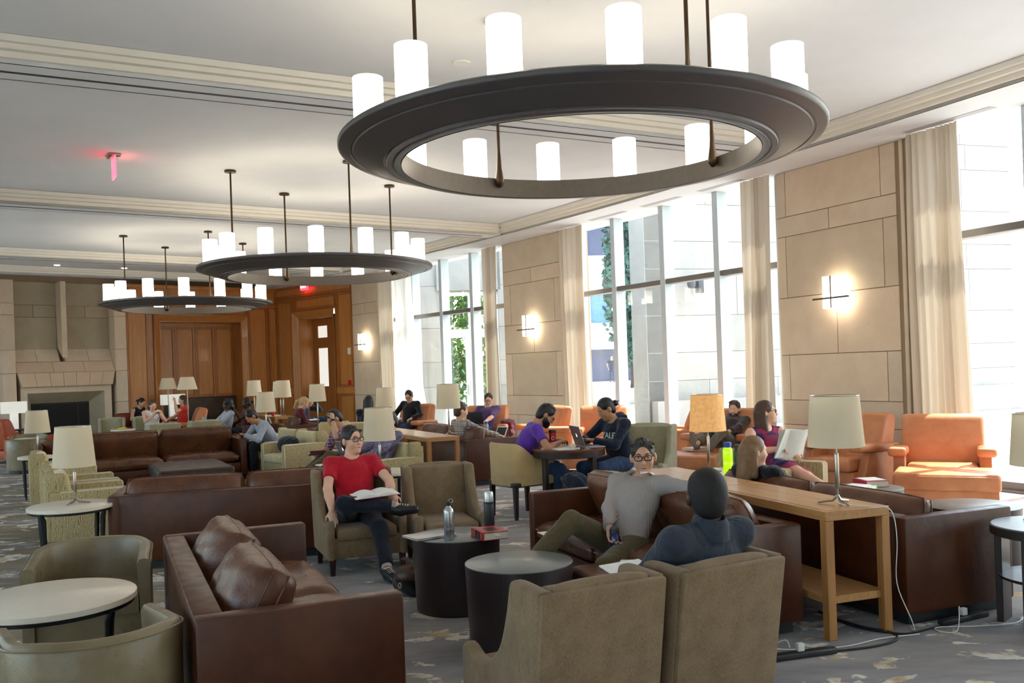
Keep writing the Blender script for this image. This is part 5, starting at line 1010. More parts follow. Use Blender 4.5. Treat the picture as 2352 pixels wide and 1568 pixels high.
person('woman in black sweater reading in the sunlit orange chair', (-2.22, 19.35), 240, 'sk_lt', 'black_f', 'denim', ('bun', 'h_black'), zp=.53, lean=-8, head=(10, -28, 0), hr=(.28, .30, .70), hl=(-.26, .28, .66), fl=(-.1, .6, .09), fr=(.1, .6, .09), res=.012, glasses='frame', sleeve=3)
person('dark-haired man resting his brow on his wristwatch hand, reading', (-2.20, 12.20), 218, 'sk_md', 'plaid_r', 'khaki', ('short', 'h_black'), zp=.47, lean=14, head=(-10, -36, 0), hl=(-.16, .33, 1.04), el=(-.7, .3, -1), hdir_l=(.35, -.1, .9), hr=(.12, .40, .60), fl=(-.30, .78, .40), fr=(-.12, .80, .34), toe_l=(-.4, .6, .7), toe_r=(-.2, .6, .7), res=.010, watch='l', sleeve=2, shoe='shoe_br', curl=(70, 80))
person('man in checked violet shirt lying back with a laptop on his lap', (-1.74, 11.42), 216, 'sk_md', 'plaid_p', 'denim_d', ('short', 'h_black'), zp=.46, lean=-30, head=(0, -14, 0), hl=(-.16, .26, .60), el=(-1, -.4, -.4), hr=(.16, .28, .60), fl=(-.10, .80, .36), fr=(.10, .80, .40), res=.010, sleeve=3)
GREY, jg = person('young man in grey sweatshirt bent over his phone', (-3.98, 15.12), 218, 'sk_tan', 'greysw', 'denim_d', ('short', 'h_black'), zp=.50, lean=34, head=(0, -40, 0), hl=(-.07, .54, .70), hr=(.07, .54, .68), el=(-.8, -.1, -.8), er=(.8, -.1, -.8), fl=(-.12, .42, .09), fr=(.12, .45, .09), res=.010, sleeve=3, curl=(50, 50))
person('fair-haired woman in maroon top reading with her back to the oak wall', (-4.45, 18.75), 22, 'sk_lt', 'maroon', 'denim', ('tail', 'h_blond'), zp=.48, lean=6, head=(0, -30, 0), res=.013, sleeve=3)
person('man in dark blue top leaning on his hand at the far oak wall', (-4.85, 20.75), 350, 'sk_md', 'jacket', 'denim', ('short', 'h_black'), zp=.48, lean=16, head=(0, -30, 0), hl=(-.08, .30, 1.05), el=(-.5, .4, -1), hr=(.2, .4, .65), fl=(-.1, .8, .35), fr=(.15, .82, .62), toe_r=(.3, .2, 1), res=.013, sleeve=3, shoe='shoe_g')
person('woman in white and black top looking at her phone in the sage chair', (-8.45, 21.25), 312, 'sk_lt', 'white_f', 'black_f', ('long', 'h_brown'), zp=.47, lean=4, head=(-4, -24, 0), hl=(-.05, .34, .86), hr=(.06, .34, .86), res=.013, sleeve=0, neck_v=.03)
person('woman with dark hair in a bun on the red sofa beside the box lamp', (-9.95, 24.05), 335, 'sk_md', 'black_f', 'denim', ('bun', 'h_black'), zp=.48, lean=10, head=(10, -25, 0), res=.014, sleeve=0)
person('brown-haired young woman in red, head on her hand, in the tilted orange chair', (-8.1, 22.2), 212, 'sk_lt', 'redtop', 'denim', ('long', 'h_brown'), zp=.53, lean=-10, head=(5, -10, 0), hl=(-.20, .18, 1.12), el=(-.6, .4, -1), res=.013, sleeve=1)
person('woman with loose dark curls and glasses on the far brown sofa', (-6.22, 19.55), 215, 'sk_dk2', 'greysw', 'denim', ('curly', 'h_black'), zp=.46, lean=-14, head=(-10, -5, 0), res=.013, glasses='frame', sleeve=3)
person('woman with dark hair pinned up on the far brown sofa, chin on her hand', (-5.90, 20.05), 215, 'sk_dk', 'maroon', 'denim', ('bun', 'h_black'), zp=.46, lean=-8, head=(-5, -8, 0), hl=(-.05, .26, .96), el=(-.4, .4, -1), res=.013, sleeve=1)
person('figure with long black hair seen from behind near the sheer curtain', (-2.68, 16.95), 75, 'sk_dk2', 'black_f', 'denim', ('long', 'h_black'), zp=.48, lean=-6, head=(0, -10, 0), res=.013, sleeve=3)
# ================================================================ outdoors
gd = ob('paving', MB().bx(-30, 60, -20, 120, -.16, -.12), 'paving'); gd['kind'] = 'structure'; gd['label'] = 'sunlit pale paving of the court outside'
def outer_wall(name, a, b, z1, label, mat='stone_out', courses=True, th=.5):
    a, b = Vector(a), Vector(b); u = b-a; w = wallroot(name, a, math.degrees(math.atan2(u.y, u.x)), label); Lw = u.length
    ob('wall_core', MB().bx(0, Lw, -th, -.02, -.15, z1), 'stone_joint', w); z = -.1; rg = random.Random(int(Lw*100)); k = 0
    while z < z1-.1:
        h = (1.25, .75, 1.0)[k % 3]; h = min(h, z1-z); x = 0; k += 1
        while x < Lw-.05:
            l_ = min(rg.uniform(1.6, 2.8), Lw-x); l_ = Lw-x if Lw-x-l_ < .5 else l_
            ob('stone_panel', MB().bx(x+.006, x+l_-.006, -.05, 0, z+.006, z+h-.006), mat, w); x += l_
        z += h
    return w
W2 = outer_wall('wall_court', (15.5, 28.0), (3.62, 24.2), 8.5, 'pale limestone wing across the court')
ob('plinth', MB().bx(0, 12.4, 0, .35, -.15, .62), 'stone_out', W2); ob('end_wall', MB().bx(12.0, 12.48, -.9, 0, -.15, 8.5), 'stone_out', W2)
sc = root('outdoor_lamp', 'small dark bracket lamp on the limestone wall outside the window', 'wall lamp', (5.05, 24.42, 3.62), 285); ob('bracket', MB().box((0, .12, .1), (.16, .22, .5), .02), 'bronze', sc); ob('head', MB().lathe([(.09, -.12), (.12, 0), (.09, .12), (0, .14)], 16, (.25, .16, .1)), 'bronze', sc)
# wall with the glazed garden door, seen through the third window
W3 = outer_wall('wall_garden', (2.4, 27.6), (-.35, 27.15), 8., 'pale limestone wall with a garden door'); outer_wall('wall_garden', (-2.05, 27.0), (-3.9, 26.8), 8., 'pale limestone wall beside the garden door')
ob('lintel', MB().bx(2.7, 4.6, -.5, 0, 4.0, 8.0), 'stone_out', W3)
gdr = root('garden_door', 'white framed double glass door to the garden seen through the window', 'door', (-1.2, 27.15), 277)
for x in (-.82, 0, .82): ob('post', MB().bx(x-.05, x+.05, -.06, .06, -.12, 3.95), 'plasticw', gdr)
for z in (2.85, 3.95): ob('rail', MB().bx(-.87, .87, -.06, .06, z-.1, z), 'plasticw', gdr)
for s in (-1, 1):
    d = ob('leaf', MB().bx(s*.05, s*.17, -.03, .03, -.1, 2.75).bx(s*.65, s*.77, -.03, .03, -.1, 2.75).bx(s*.17, s*.65, -.03, .03, 2.6, 2.75).bx(s*.17, s*.65, -.03, .03, -.1, .15), 'plasticw', gdr); ob('glass', MB().bx(s*.17, s*.65, -.004, .004, .15, 2.6), 'glass', d); ob('handle', MB().bx(s*.10, s*.13, .03, .07, .9, 1.2), 'steel', d)
    ob('transom_glass', MB().bx(s*.05, s*.77, -.004, .004, 2.85, 3.85), 'glass', gdr)
_MD.update(leaf_a=simple(L(96, 140, 52), .6, var=.35, vs=3), leaf_b=simple(L(58, 98, 46), .6, var=.35, vs=3), leaf_c=simple(L(70, 110, 96), .6, var=.3, vs=3), bark=simple(L(96, 80, 66), .9, var=.2), court_b=simple(L(226, 226, 232), .8, var=.03), court_dk=simple(L(84, 88, 112), .7, var=.1), win_blue=simple(L(110, 150, 190), .2, var=.1))
def leaves(n, rad, size, seed, cz=0):
    rg = np.random.default_rng(seed); P = rg.normal(size=(n, 3)); P /= np.linalg.norm(P, axis=1)[:, None]; P *= (rg.uniform(.35, 1, n)**.5)[:, None]; lump = 1+.22*np.sin(P[:, 0]*6+seed)*np.sin(P[:, 2]*7+P[:, 1]*5); P = P*lump[:, None]*np.array(rad)
    a = rg.normal(size=(n, 3)); a /= np.linalg.norm(a, axis=1)[:, None]; b = np.cross(a, rg.normal(size=(n, 3))); b /= np.linalg.norm(b, axis=1)[:, None]; s = rg.uniform(.6, 1.3, n)[:, None]*size
    V = np.stack([P-a*s, P+b*s*.5, P+a*s, P-b*s*.5], 1).reshape(-1, 3)+np.array([0, 0, cz]); F = np.arange(n*4).reshape(-1, 4); me = bpy.data.meshes.new('mesh'); me.from_pydata(V.tolist(), [], F.tolist()); return me
def tree(name, loc, label, h, rad, mat, n=2500, size=.16, seed=1, trunk=.12, cat='tree'):
    r = root(name, label, cat, loc, 90); o = ob('foliage', None, mat, r, me=leaves(n, rad, size, seed, h)); o['kind'] = 'stuff'; rg = random.Random(seed)
    ob('trunk', MB().tube(smooth_path([(0, 0, 0), (.08, .03, h*.4), (-.03, .05, h*.8), (0, 0, h)], 4), trunk, 8, rr=None), 'bark', r)
    for k in range(4): a = k*1.7+seed; ob('branch', MB().tube([(0, 0, h*(.45+.1*k)), (rad[0]*.45*math.cos(a), rad[1]*.45*math.sin(a), h*(.75+.08*k))], trunk*.4, 6), 'bark', r)
tree('court_tree', (5.55, 42, .5), 'blue-green evergreen tree in the court, beyond the people outside', 5.2, (1.15, 1.3, 4.2), 'leaf_c', 4200, .2, 3); tree('court_tree', (9.6, 48, .5), 'bright green tree in the court, next to the limestone wing', 5.0, (2.0, 2.0, 4.2), 'leaf_a', 4200, .2, 5)
tree('reflection_shrub', (-2.6, 29.3, -.1), 'green shrub standing in for greenery reflected in the garden door glass', 1.3, (1.1, .8, 1.4), 'leaf_b', 1800, .12, 8, .05, 'shrub'); tree('reflection_tree', (-1.2, 32.2, -.1), 'leafy tree added behind the garden door as its reflected greenery', 3.0, (2.0, 1.0, 2.2), 'leaf_a', 3200, .14, 9)  # plants added behind the door glass in place of the greenery it reflects
tree('reflection_shrub', (-.5, 28.6, -.1), 'low bright shrub added right behind the garden door as reflected green', .7, (.8, .6, .8), 'leaf_a', 1200, .1, 11, .04, 'shrub')
# court beyond: raised terrace, building with a window band
tr = ob('terrace', MB().bx(-5, 40, 40, 75, -.16, .55), 'paving'); tr['kind'] = 'structure'; tr['label'] = 'raised pale terrace of the court'
bd = root('court_building', 'white building with blue windows and a dark arcade across the court', 'building', (5.2, 62, .55), 275)
ob('upper_wall', MB().bx(-5, 6, -.5, 0, 2.2, 4.0).bx(-5, 6, -.5, 0, 6.0, 8.6), 'court_b', bd); ob('arcade', MB().bx(-5, 6, -.8, -.6, 0, 2.2), 'court_dk', bd); ob('upper_band', MB().bx(-5, 6, -.6, -.1, 8.6, 13), 'court_dk', bd)
for k in range(7):
    f = ob('window', MB().bx(-4.8+1.55*k, -4.8+1.55*k+.10, -.4, .0, 4.0, 6.0).bx(-4.8+1.55*k+1.4, -4.8+1.55*k+1.5, -.4, .0, 4.0, 6.0), 'plasticw', bd); ob('window_glass', MB().bx(-4.7+1.55*k, -4.8+1.55*k+1.4, -.3, -.28, 4.0, 6.0), 'win_blue', f)
for i, (px_, dd, mt, lb) in enumerate(((1405, 58, 'jacket', 'person in dark top walking across the court outside'), (1425, 57, 'navy', 'person in navy walking towards the tree in the court outside'), (1470, 60, 'white_f', 'person in a white top standing by the tree in the court outside'))):
    X_ = (px_-1176)/2090*dd; person(lb, (X_, dd, .55), 270+30*i, 'sk_md', mt, 'denim', ('short', 'h_dark'), zp=.95, lean=2, hl=(-.22, .05, .9), hr=(.22, .08, .9), fl=(-.1, .12, .09), fr=(.1, -.1, .09), kl=(0, 1, 0), kr=(0, 1, 0), res=.03, shoes=True)
# ================================================================ small things on tables, seats and floor
def thing(name, label, cat, loc, face=90, tilt=None, group=None):
    r = root(name, label, cat, loc, face, group)
    if tilt: r.rotation_euler = (R_(tilt[0]), R_(tilt[1]), R_(face-90))
    return r
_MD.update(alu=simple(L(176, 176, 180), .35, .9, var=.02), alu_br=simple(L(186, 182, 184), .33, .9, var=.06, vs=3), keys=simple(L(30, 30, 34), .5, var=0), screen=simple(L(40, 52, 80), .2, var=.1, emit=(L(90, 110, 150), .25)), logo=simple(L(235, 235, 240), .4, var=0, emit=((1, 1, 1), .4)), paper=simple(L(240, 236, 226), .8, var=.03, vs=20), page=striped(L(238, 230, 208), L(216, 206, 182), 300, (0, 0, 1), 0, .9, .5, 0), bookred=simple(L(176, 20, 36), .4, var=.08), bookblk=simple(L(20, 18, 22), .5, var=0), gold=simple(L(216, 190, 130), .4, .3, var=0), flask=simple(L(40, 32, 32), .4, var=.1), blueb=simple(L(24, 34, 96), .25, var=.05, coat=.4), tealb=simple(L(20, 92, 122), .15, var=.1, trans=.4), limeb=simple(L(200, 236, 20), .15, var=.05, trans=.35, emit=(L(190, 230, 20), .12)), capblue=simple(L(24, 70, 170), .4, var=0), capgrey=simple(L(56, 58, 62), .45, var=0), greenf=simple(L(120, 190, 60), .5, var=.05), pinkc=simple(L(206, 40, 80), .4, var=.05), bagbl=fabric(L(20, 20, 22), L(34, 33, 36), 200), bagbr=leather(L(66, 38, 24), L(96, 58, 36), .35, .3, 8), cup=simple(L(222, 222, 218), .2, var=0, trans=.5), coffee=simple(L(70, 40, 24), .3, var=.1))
def laptop(loc, face, label, ang=105, mat='alu_br', closed=False, w=.32, d=.22, tilt=None, logo=True):
    r = thing('laptop', label, 'laptop', loc, face, tilt, 'laptops')       # front edge (user side) along -y
    ob('base', MB().bx(-w/2, w/2, -d/2, d/2, 0, .010, .004), mat, r)
    if closed: l_ = ob('lid', MB().bx(-w/2, w/2, -d/2, d/2, .0105, .017, .003), mat, r)
    else:
        ob('keyboard', MB().bx(-w/2+.02, w/2-.02, -.02, d/2-.02, .010, .0112), 'keys', r)
        l_ = ob('lid', MB().box((0, 0, d/2), (w, .007, d), .003, 2), mat, r); l_.location = (0, d/2-.004, .012); l_.rotation_euler = (R_(90-ang), 0, 0)
        ob('screen', MB().bx(-w/2+.012, w/2-.012, -.0042, -.0038, .014, d-.012), 'screen', l_)
        if logo:
            ob('logo', MB().lathe([(.0, .0), (.016, .0), (.016, .0008), (.0, .0008)], 18, sx=.85), 'logo', l_).location = (0, .0037, d*.52); l_c = KIDS(l_)[-1]
            for c_ in KIDS(l_):
                if c_.name.startswith('logo'): c_.rotation_euler = (R_(-90), 0, 0)
            lf = ob('logo_leaf', MB().lathe([(.0, .0), (.006, .0), (.006, .0008), (.0, .0008)], 10, sx=.5), 'logo', l_); lf.location = (.004, .0037, d*.52+.021); lf.rotation_euler = (R_(-90), R_(35), 0)
    return r
def book(loc, face, label, w=.17, d=.24, h=.05, cover='bookred', tilt=None, cat='book', name='book', band=False):
    r = thing(name, label, cat, loc, face, tilt)
    ob('pages', MB().bx(-w/2+.006, w/2-.004, -d/2+.005, d/2-.005, .004, h-.004), 'page', r); c = ob('cover', MB().bx(-w/2, w/2, -d/2, d/2, 0, .004).bx(-w/2, w/2, -d/2, d/2, h-.004, h).bx(-w/2-.002, -w/2+.004, -d/2, d/2, 0, h), cover, r)
    if band:
        for y0, y1, m in ((-.06, -.025, 'bookblk'), (.0, .04, 'bookblk'), (.05, .055, 'gold'), (-.07, -.066, 'gold'), (.09, .094, 'gold')): ob('spine_band', MB().bx(-w/2-.0035, -w/2, y0, y1, .002, h-.002), m, c)
        ob('cover_panel', MB().bx(-.03, .05, -.055, .05, h, h+.0008), 'bookblk', c); ob('page_flag', MB().bx(.0, .03, -d/2-.012, -d/2+.01, h*.5, h*.5+.003), 'paper', r)
    return r
def open_book(loc, face, label, w=.17, d=.24, tilt=None, cover='bookred', arch=.02):
    r = thing('open_book', label, 'book', loc, face, tilt)
    for s in (-1, 1):
        prof = [(s*w*t, .006+arch*math.sin(math.pi*min(1, t*1.15+.0))*.9+.006*(1-t)) for t in np.linspace(0, 1, 9)]
        m = MB(); vs = [(x, y, z) for x, z in prof for y in (-d/2, d/2)]+[(x, y, .003) for x, z in prof for y in (-d/2, d/2)]; n_ = len(prof)
        fs = [[2*i, 2*i+1, 2*i+3, 2*i+2] for i in range(n_-1)]+[[2*n_+2*i, 2*n_+2*i+2, 2*n_+2*i+3, 2*n_+2*i+1] for i in range(n_-1)]+[[2*i, 2*i+2, 2*n_+2*i+2, 2*n_+2*i] for i in range(n_-1)]+[[2*i+1, 2*n_+2*i+1, 2*n_+2*i+3, 2*i+3] for i in range(n_-1)]+[[2*n_-2, 2*n_-1, 4*n_-1, 4*n_-2]]
        ob('page_block', m.add(vs, fs), 'paper', r)
    ob('cover', MB().bx(-w-.006, w+.006, -d/2-.005, d/2+.005, 0, .003), cover, r); return r
def papers(loc, face, label, w=.21, d=.28, h=.004, tilt=None, mat='paper', name='papers', spiral=False):
    r = thing(name, label, 'papers' if name == 'papers' else 'notebook', loc, face, tilt); ob('sheet', MB().bx(-w/2, w/2, -d/2, d/2, 0, h), mat, r)
    if spiral: ob('spiral', MB().tube([(-w/2+.004*math.sin(q*1.7), -d/2+d*q/60, h/2+.006*math.cos(q*1.7)) for q in range(61)], .0015, 4), 'steel', r)
    return r
# on the first drum table
laptop((-.60, 6.19, .5), -55, 'closed silver laptop on the edge of the drum table', closed=True, w=.31, d=.215)
r = thing('aluminium_bottle', 'brushed aluminium sports bottle with a clip ring on the drum table', 'bottle', (-.455, 6.05, .5)); ob('body', MB().lathe([(.032, 0), (.0345, .006), (.0345, .185), (.030, .205), (.016, .218), (.014, .226)], 28), 'steel', r); c = ob('cap', MB().lathe([(.016, .226), (.016, .245), (.008, .252), (.006, .262), (0, .263)], 16), 'plasticb', r); ob('clip_ring', MB().tube([(.018+.014*math.cos(a), 0, .258+.014*math.sin(a)) for a in np.linspace(0, 6.28, 16, False)], .002, 5, True), 'steel', c); ob('print', MB().lathe([(.0347, .07), (.0347, .085)], 28), 'alu', r)
r = thing('vacuum_flask', 'brown vacuum flask with steel cup lid on the drum table', 'flask', (-.195, 6.36, .5)); ob('body', MB().lathe([(.034, 0), (.036, .006), (.036, .185), (.034, .19)], 28), 'flask', r); ob('collar', MB().lathe([(.0365, .186), (.0365, .198), (.034, .2)], 28), 'plasticb', r); ob('cup_lid', MB().lathe([(.035, .2), (.034, .255), (.030, .268), (0, .27)], 28), 'steel', r)
book((-.19, 6.10, .5), 112, 'thick red law book with banded spine lying on the drum table', .17, .24, .052, 'bookred', band=True)
r = thing('shoulder_bag', 'black and brown leather bag on the floor against the drum table', 'bag', (-.80, 6.62, 0), 40); ob('body', None, 'bagbl', r, me=sdf_mesh([('e', V3(0, 0, .10), I3, (.13, .09, .12), 0, .04), ('e', V3(-.08, .02, .08), I3, (.10, .09, .09), 0, .04)], .012, [(V3(0, 0, .004), V3(0, 0, -1))], wob=.006)); ob('flap', None, 'bagbr', r, me=sdf_mesh([('e', V3(.02, -.03, .14), I3, (.12, .08, .09), 0, .04)], .012, [(V3(0, 0, .13), V3(0, 0, -1))], wob=.004)); ob('ring', MB().tube([(.05+.018*math.cos(a), -.115, .10+.018*math.sin(a)) for a in np.linspace(0, 6.28, 16, False)], .004, 6, True), 'gold', r); ob('strap', MB().tube(smooth_path([(-.12, .02, .12), (-.05, -.02, .26), (.08, -.02, .24), (.13, 0, .12)], 6), .012, 6), 'bagbr', r)
# things held or on laps
def at_person(p, j, v): M_ = p.matrix_basis; w = M_ @ Vector(v); return (w.x, w.y, w.z)
bpy.context.view_layer.update()
w = at_person(RED, jr, (-.06, .42, .635)); open_book(w, 292+0, 'red-edged open book lying across the lap of the man in red', .18, .24, (-4, 3))
hp = jr['hr']; w = at_person(RED, jr, (hp[0]-.012, hp[1]+.045, hp[2]-.13)); r = thing('pen', 'white ballpoint pen in the hand of the man in red', 'pen', w, 292); ob('barrel', MB().lathe([(.001, -.012), (.004, 0), (.0045, .01), (.0045, .13), (.003, .135)], 8), 'plasticw', r); r.rotation_euler = (R_(15), R_(-8), R_(202))
hp = js['hr']; w = at_person(SHIRT, js, (hp[0]-.075, hp[1]+.035, hp[2]-.225)); r = thing('sports_bottle', 'dark blue sports bottle with grey cap held by the striped shirt man', 'bottle', w, 232, (4, 8)); ob('body', MB().lathe([(.031, 0), (.036, .01), (.036, .10), (.033, .12), (.036, .14), (.036, .185), (.028, .20)], 24), 'blueb', r); c = ob('cap', MB().lathe([(.030, .20), (.032, .205), (.030, .235), (.016, .25), (0, .252)], 20), 'capgrey', r); ob('spout', MB().tube([(0, 0, .24), (.0, -.012, .265), (.0, -.026, .27)], .008, 8), 'capgrey', c)
papers((.70, 5.36, .42), 75, 'open white notebook with spiral binding on the leather ottoman', .24, .30, .018, name='notebook', spiral=True); r = thing('pocket_book', 'small black pocket book lying on the open notebook', 'notebook', (.72, 5.38, .438), 60); ob('cover', MB().bx(-.05, .05, -.08, .08, 0, .004).bx(-.05, .05, -.08, .08, .012, .016).bx(-.052, -.048, -.08, .08, 0, .016), 'bookblk', r); ob('pages', MB().bx(-.047, .047, -.077, .077, .004, .012), 'page', r)
papers((.30, 6.32, .47), 20, 'white sheet on the sofa seat beside the striped shirt man', .2, .28, .003, (0, 0))
w = at_person(JACK, jj, (0, .38, .60)); papers(w, 120, 'white papers on the lap of the man in the dark jacket', .24, .30, .006, (12, 0))
# round study table
laptop((.82, 9.88, .75), 70, 'open silver laptop the woman in the hoodie types on', 108, w=.33, d=.23).rotation_euler = (0, 0, R_(285-180))
r = thing('travel_mug', 'red travel mug with black lid on the round table', 'travel mug', (.42, 10.02, .75)); ob('body', MB().lathe([(.030, 0), (.032, .005), (.040, .155), (.038, .16)], 24), 'red', r); ob('lid', MB().lathe([(.041, .155), (.042, .17), (.036, .185), (0, .187)], 24), 'plasticb', r); ob('emblem', MB().tube([(.014*math.cos(a), -.0375-.0008, .095+.018*math.sin(a)) for a in np.linspace(0, 6.28, 16, False)], .003, 5, True), 'paper', r)
papers((.52, 9.72, .75), 20, 'white sheets the man in purple writes on', .30, .24, .004); r = thing('phone', 'red-cased phone lying beside the open laptop', 'phone', (.86, 9.66, .75), 60); ob('case', MB().bx(-.036, .036, -.07, .07, 0, .009, .003), 'maroon', r); r = thing('earphones', 'white coiled earphones on the round table edge', 'earphones', (.66, 9.60, .75)); ob('coil', MB().tube([(.025*math.cos(a)*(1+.1*math.sin(5*a)), .02*math.sin(a), .004+.012*(a/12.5)) for a in np.linspace(0, 12.5, 40)], .003, 5), 'plasticw', r)
nbv, fwv, rtv = jh['chest'], jh['fw'], jh['rt']
c_ = nbv+fwv*.125+np.array([0, 0, .02]); lettering('lettering', 'YALE', .10, 'white_f', HOOD, tuple(c_), (R_(90-8), 0, R_(180)), .006)
r = thing('coat', 'dark coat bunched over the chair under the round table', 'coat', (.62, 9.55, 0), 20); ob('cloth', None, 'navy', r, me=sdf_mesh([('e', V3(0, 0, .42), I3, (.17, .13, .10), 0, .06), ('e', V3(.14, .02, .27), I3, (.13, .12, .20), 0, .06), ('e', V3(-.06, 0, .26), I3, (.10, .11, .16), 0, .06), ('e', V3(.05, 0, .10), I3, (.18, .12, .11), 0, .05)], .014, [(V3(0, 0, .003), V3(0, 0, -1))], wob=.012)); ob('collar', MB().tube(smooth_path([(-.1, -.1, .45), (.02, -.13, .43), (.12, -.1, .36)], 5), .025, 8), 'bagbl', r)
# bottles on the pale oval table
def bottle(loc, label, body, cap, R0=.043, h=.22): r = thing('water_bottle', label, 'bottle', loc); ob('body', MB().lathe([(R0*.92, 0), (R0, .008), (R0, h*.42), (R0*.94, h*.45), (R0, h*.48), (R0, h*.85), (R0*.72, h*.93), (R0*.7, h*.95)], 24), body, r); ob('cap', MB().lathe([(R0*.8, h*.93), (R0*.82, h*1.08), (R0*.74, h*1.1), (0, h*1.1)], 20), cap, r)
bottle((1.93, 8.26, .60), 'lime green translucent water bottle with blue cap beside the glowing lamp', 'limeb', 'capblue', .044, .26); bottle((2.035, 8.30, .60), 'teal water bottle with dark grey cap beside the lime green one', 'tealb', 'capgrey', .040, .235); bottle((2.12, 8.42, .60), 'small red and black flask behind the teal bottle', 'red', 'plasticb', .034, .21)
# reading woman
w = at_person(GIRL2, j2, (.13, .44, .80)); r = thing('loose_pages', 'sheaf of printed pages the woman with glasses holds open', 'papers', w, 294); 
for q, (yw, dx) in enumerate(((-12, 0), (6, .01), (22, .03))):
    o = ob('page', MB().grid(lambda u, v: ((u-.5)*.30, .035*math.sin(u*3.0+q), (v-.45)*.30), 10, 4), 'paper', r); o.rotation_euler = (R_(-24), 0, R_(yw)); o.location = (dx, .015*q, 0)
w = at_person(BEARD, jb, (0, .36, .64)); laptop(at_person(BEARD, jb, (0, .26, .655)), 236, 'open silver laptop on the lap of the bearded man', 100)
book((2.45, 12.35, .44), 30, 'open file of papers beside the bearded man\'s shoes', .22, .28, .03, 'paper')
# books on the dark drum table
book((3.08, 7.90, .50), 95, 'thick pink-red book under a white sheet on the drum table', .20, .25, .055, 'pinkc'); papers((3.08, 7.90, .556), 95, 'white sheet on top of the pink-red book', .17, .21, .003)
r = thing('folder', 'green folder on the drum table', 'folder', (2.90, 7.68, .50), 60); ob('cover', MB().bx(-.12, .12, -.15, .15, 0, .006), 'greenf', r); ob('sheets', MB().bx(-.11, .11, -.14, .14, .006, .022), 'paper', r); papers((2.87, 7.70, .523), 40, 'spiral notepad lying on the green folder', .16, .22, .012, name='notebook', spiral=True)
r = thing('pen', 'dark pen lying on the two-tier table', 'pen', (3.12, 5.16, .604), 20); ob('barrel', MB().tube([(-.07, 0, 0), (.07, 0, 0)], .0045, 8), 'bookblk', r)
# middle distance
r = thing('messenger_bag', 'black messenger bag on the striped armchair seat', 'bag', (-3.55, 14.40, .41), 220); ob('body', None, 'bagbl', r, me=sdf_mesh([('e', V3(0, 0, .14), I3, (.24, .12, .14), 0, .06), ('e', V3(.12, .03, .13), I3, (.14, .12, .12), 0, .05)], .014, [(V3(0, 0, .003), V3(0, 0, -1))], wob=.008)); ob('strap', MB().tube(smooth_path([(-.2, .05, .2), (-.22, .16, .12), (-.12, .18, .03), (0, .14, .06)], 5), .012, 6), 'bagbl', r)
w = at_person(GREY, jg, (0, .62, .72)); r = thing('phone', 'dark phone held by the young man in grey', 'phone', w, 218, (50, 0)); ob('case', MB().bx(-.04, .04, -.075, .075, 0, .01, .003), 'bookblk', r)
book((-2.58, 11.85, .60), 200, 'open hardback resting on the knee of the man with the wristwatch', .24, .20, .03, 'maroon', (0, 12)); laptop((-1.96, 11.12, .60), 216, 'open silver laptop on the lap of the man in the checked shirt', 112)
papers((-2.33, 11.35, .50), 215, 'spiral notebook on the dark trousers beside the checked shirt man', .2, .26, .015, name='notebook', spiral=True)
r = thing('tablet', 'white tablet held by the plaid shirt man', 'tablet', (-.20, 13.45, .66), 230, (-60, 0)); ob('case', MB().bx(-.10, .10, -.13, .13, 0, .008, .003), 'plasticw', r); ob('screen', MB().bx(-.085, .085, -.11, .11, .008, .009), 'keys', r)
bottle((-.42, 13.75, .62), 'clear water bottle with blue cap behind the plaid shirt man', 'cup', 'capblue', .034, .2); laptop((-.66, 16.62, .64), 250, 'open black laptop on the lap of the man in the purple v-neck', 105, 'keys', logo=False)
r = thing('jacket', 'dark red jacket hung over the orange chair arm', 'jacket', (-.12, 16.9, .60), 250); ob('cloth', None, 'maroon', r, me=sdf_mesh([('e', V3(0, 0, .03), I3, (.12, .18, .07), 0, .05), ('e', V3(-.1, 0, -.14), I3, (.06, .16, .2), 0, .05)], .014, wob=.01))
r = thing('iced_drink', 'clear plastic cup of iced coffee with a straw on the far round table', 'cup', (-3.42, 17.5, .60)); ob('cup', MB().lathe([(.032, 0), (.044, .13), (.046, .132)], 20), 'cup', r); ob('drink', MB().lathe([(.031, .002), (.037, .06), (0, .06)], 20), 'coffee', r); ob('straw', MB().tube([(0, 0, .02), (.01, 0, .22)], .004, 6), 'plasticw', r)
book((-3.55, 17.3, .60), 20, 'brown book beside the iced coffee', .16, .22, .03, 'bagbr'); open_book((-4.15, 18.87, .70), 22, 'open book before the fair-haired woman', .13, .2); open_book((-2.5, 18.95, .66), 240, 'open book on the lap of the woman in black', .15, .22)
papers((-5.5, 20.6, .7425), 30, 'papers spread on the distant console between the lamps', .3, .4, .02); bottle((-5.42, 20.5, .7425), 'red drinks bottle on the distant console', 'red', 'plasticb', .035, .2)
r = thing('iced_drink', 'clear plastic cup with a straw on a far table before the banquette', 'cup', (-7.0, 20.6, .62)); ob('cup', MB().lathe([(.04, 0), (.055, .17)], 20), 'cup', r); ob('straw', MB().tube([(0, 0, .02), (-.01, 0, .27)], .005, 6), 'plasticb', r); oval_table((-7.0, 20.65), 30, 'small oval table before the banquette', .3, .25)
oval_table((-8.55, 19.9), 30, 'oval table before the empty sage chair, with a yellow toy on it', .3, .25); r = thing('banana_bunch', 'yellow bananas lying on the oval table before the sage chair', 'fruit', (-8.55, 19.85, .60)); 
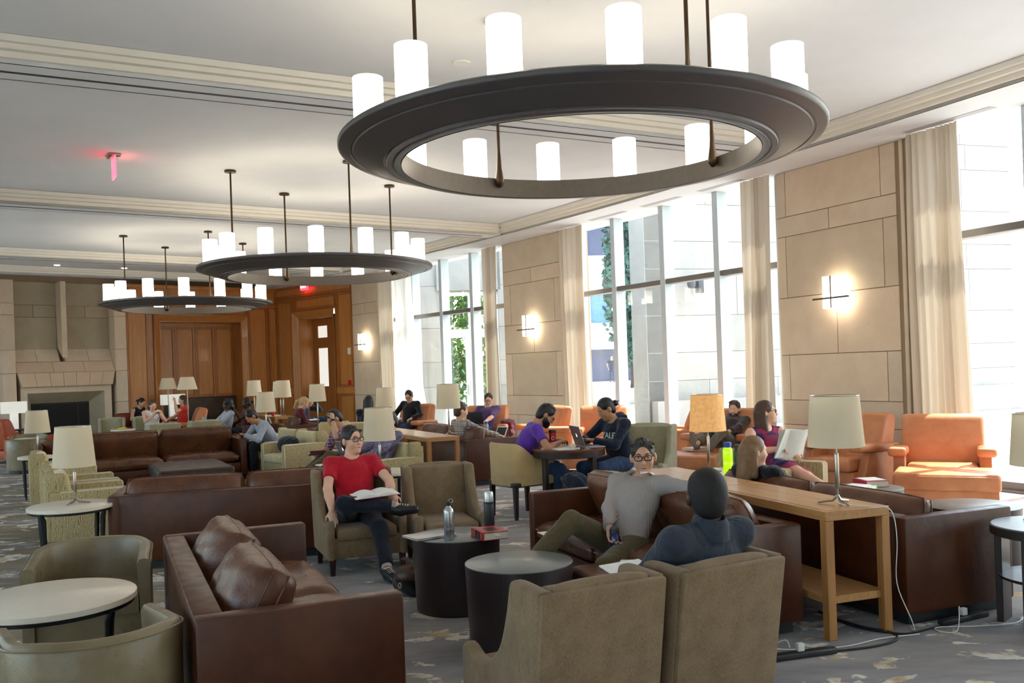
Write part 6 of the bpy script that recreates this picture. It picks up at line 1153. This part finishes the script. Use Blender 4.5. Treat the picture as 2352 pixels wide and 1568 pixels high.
for q in range(3): ob('banana', MB().tube([(-.09, .02*q, .018), (-.03, .02*q-.02, .02), (.04, .02*q-.02, .022), (.09, .02*q+.01, .03)], .017, 8, rr=[.008, .018, .018, .006]), simple(L(236, 206, 40), .5, var=.1)('banana_%d' % q), r)
# power strips and cords on the carpet
def strip(a, b, label): a, b = Vector(a), Vector(b); u = b-a; r = thing('power_strip', label, 'power strip', ((a.x+b.x)/2, (a.y+b.y)/2, 0), math.degrees(math.atan2(u.y, u.x))+90); l_ = u.length; ob('housing', MB().bx(-l_/2, l_/2, -.025, .025, .001, .035, .006), 'plasticb', r); [ob('socket', MB().cyl((-l_/2+.06+k*.075, 0, .035), .016, .002, 12), 'capgrey', r) for k in range(int(l_/.09))]; ob('plug', MB().bx(-.02, .02, -.015, .015, .037, .08, .004), 'cable_w', r)
strip((1.30, 4.88), (1.72, 5.00), 'black power strip on the carpet beside the wing chair'); strip((2.50, 5.42), (2.86, 5.60), 'black power strip on the carpet along the dark sofa')
def cable(pts, label, mat, rad=.006): o = ob('power_cable', MB().tube(smooth_path(pts, 6), rad, 6), mat); tag(o, label, 'cable')
cable([(1.72, 5.0, .01), (1.95, 5.06, .008), (2.12, 5.16, .008), (2.16, 5.30, .008), (2.05, 5.42, .008), (1.95, 5.6, .008)], 'black cable looping on the carpet under the console', 'cable_b', .007); cable([(2.50, 5.42, .01), (2.35, 5.33, .008), (2.2, 5.28, .008), (2.0, 5.45, .008), (1.9, 5.8, .008)], 'black cable running from the strip beside the dark sofa', 'cable_b', .007)
cable([(2.66, 5.5, .06), (2.63, 5.46, .10), (2.58, 5.36, .04), (2.52, 5.28, .006), (2.44, 5.30, .006), (2.46, 5.38, .006), (2.7, 5.38, .006), (2.95, 5.42, .006), (3.1, 5.6, .006)], 'white cord plugged into the strip beside the dark sofa', 'cable_w', .0035); cable([(1.45, 4.93, .06), (1.42, 4.9, .11), (1.36, 4.98, .05), (1.5, 5.06, .007), (1.8, 5.08, .007), (2.05, 5.2, .007), (2.3, 5.26, .007)], 'white cord plugged into the strip beside the wing chair', 'cable_w', .0035)
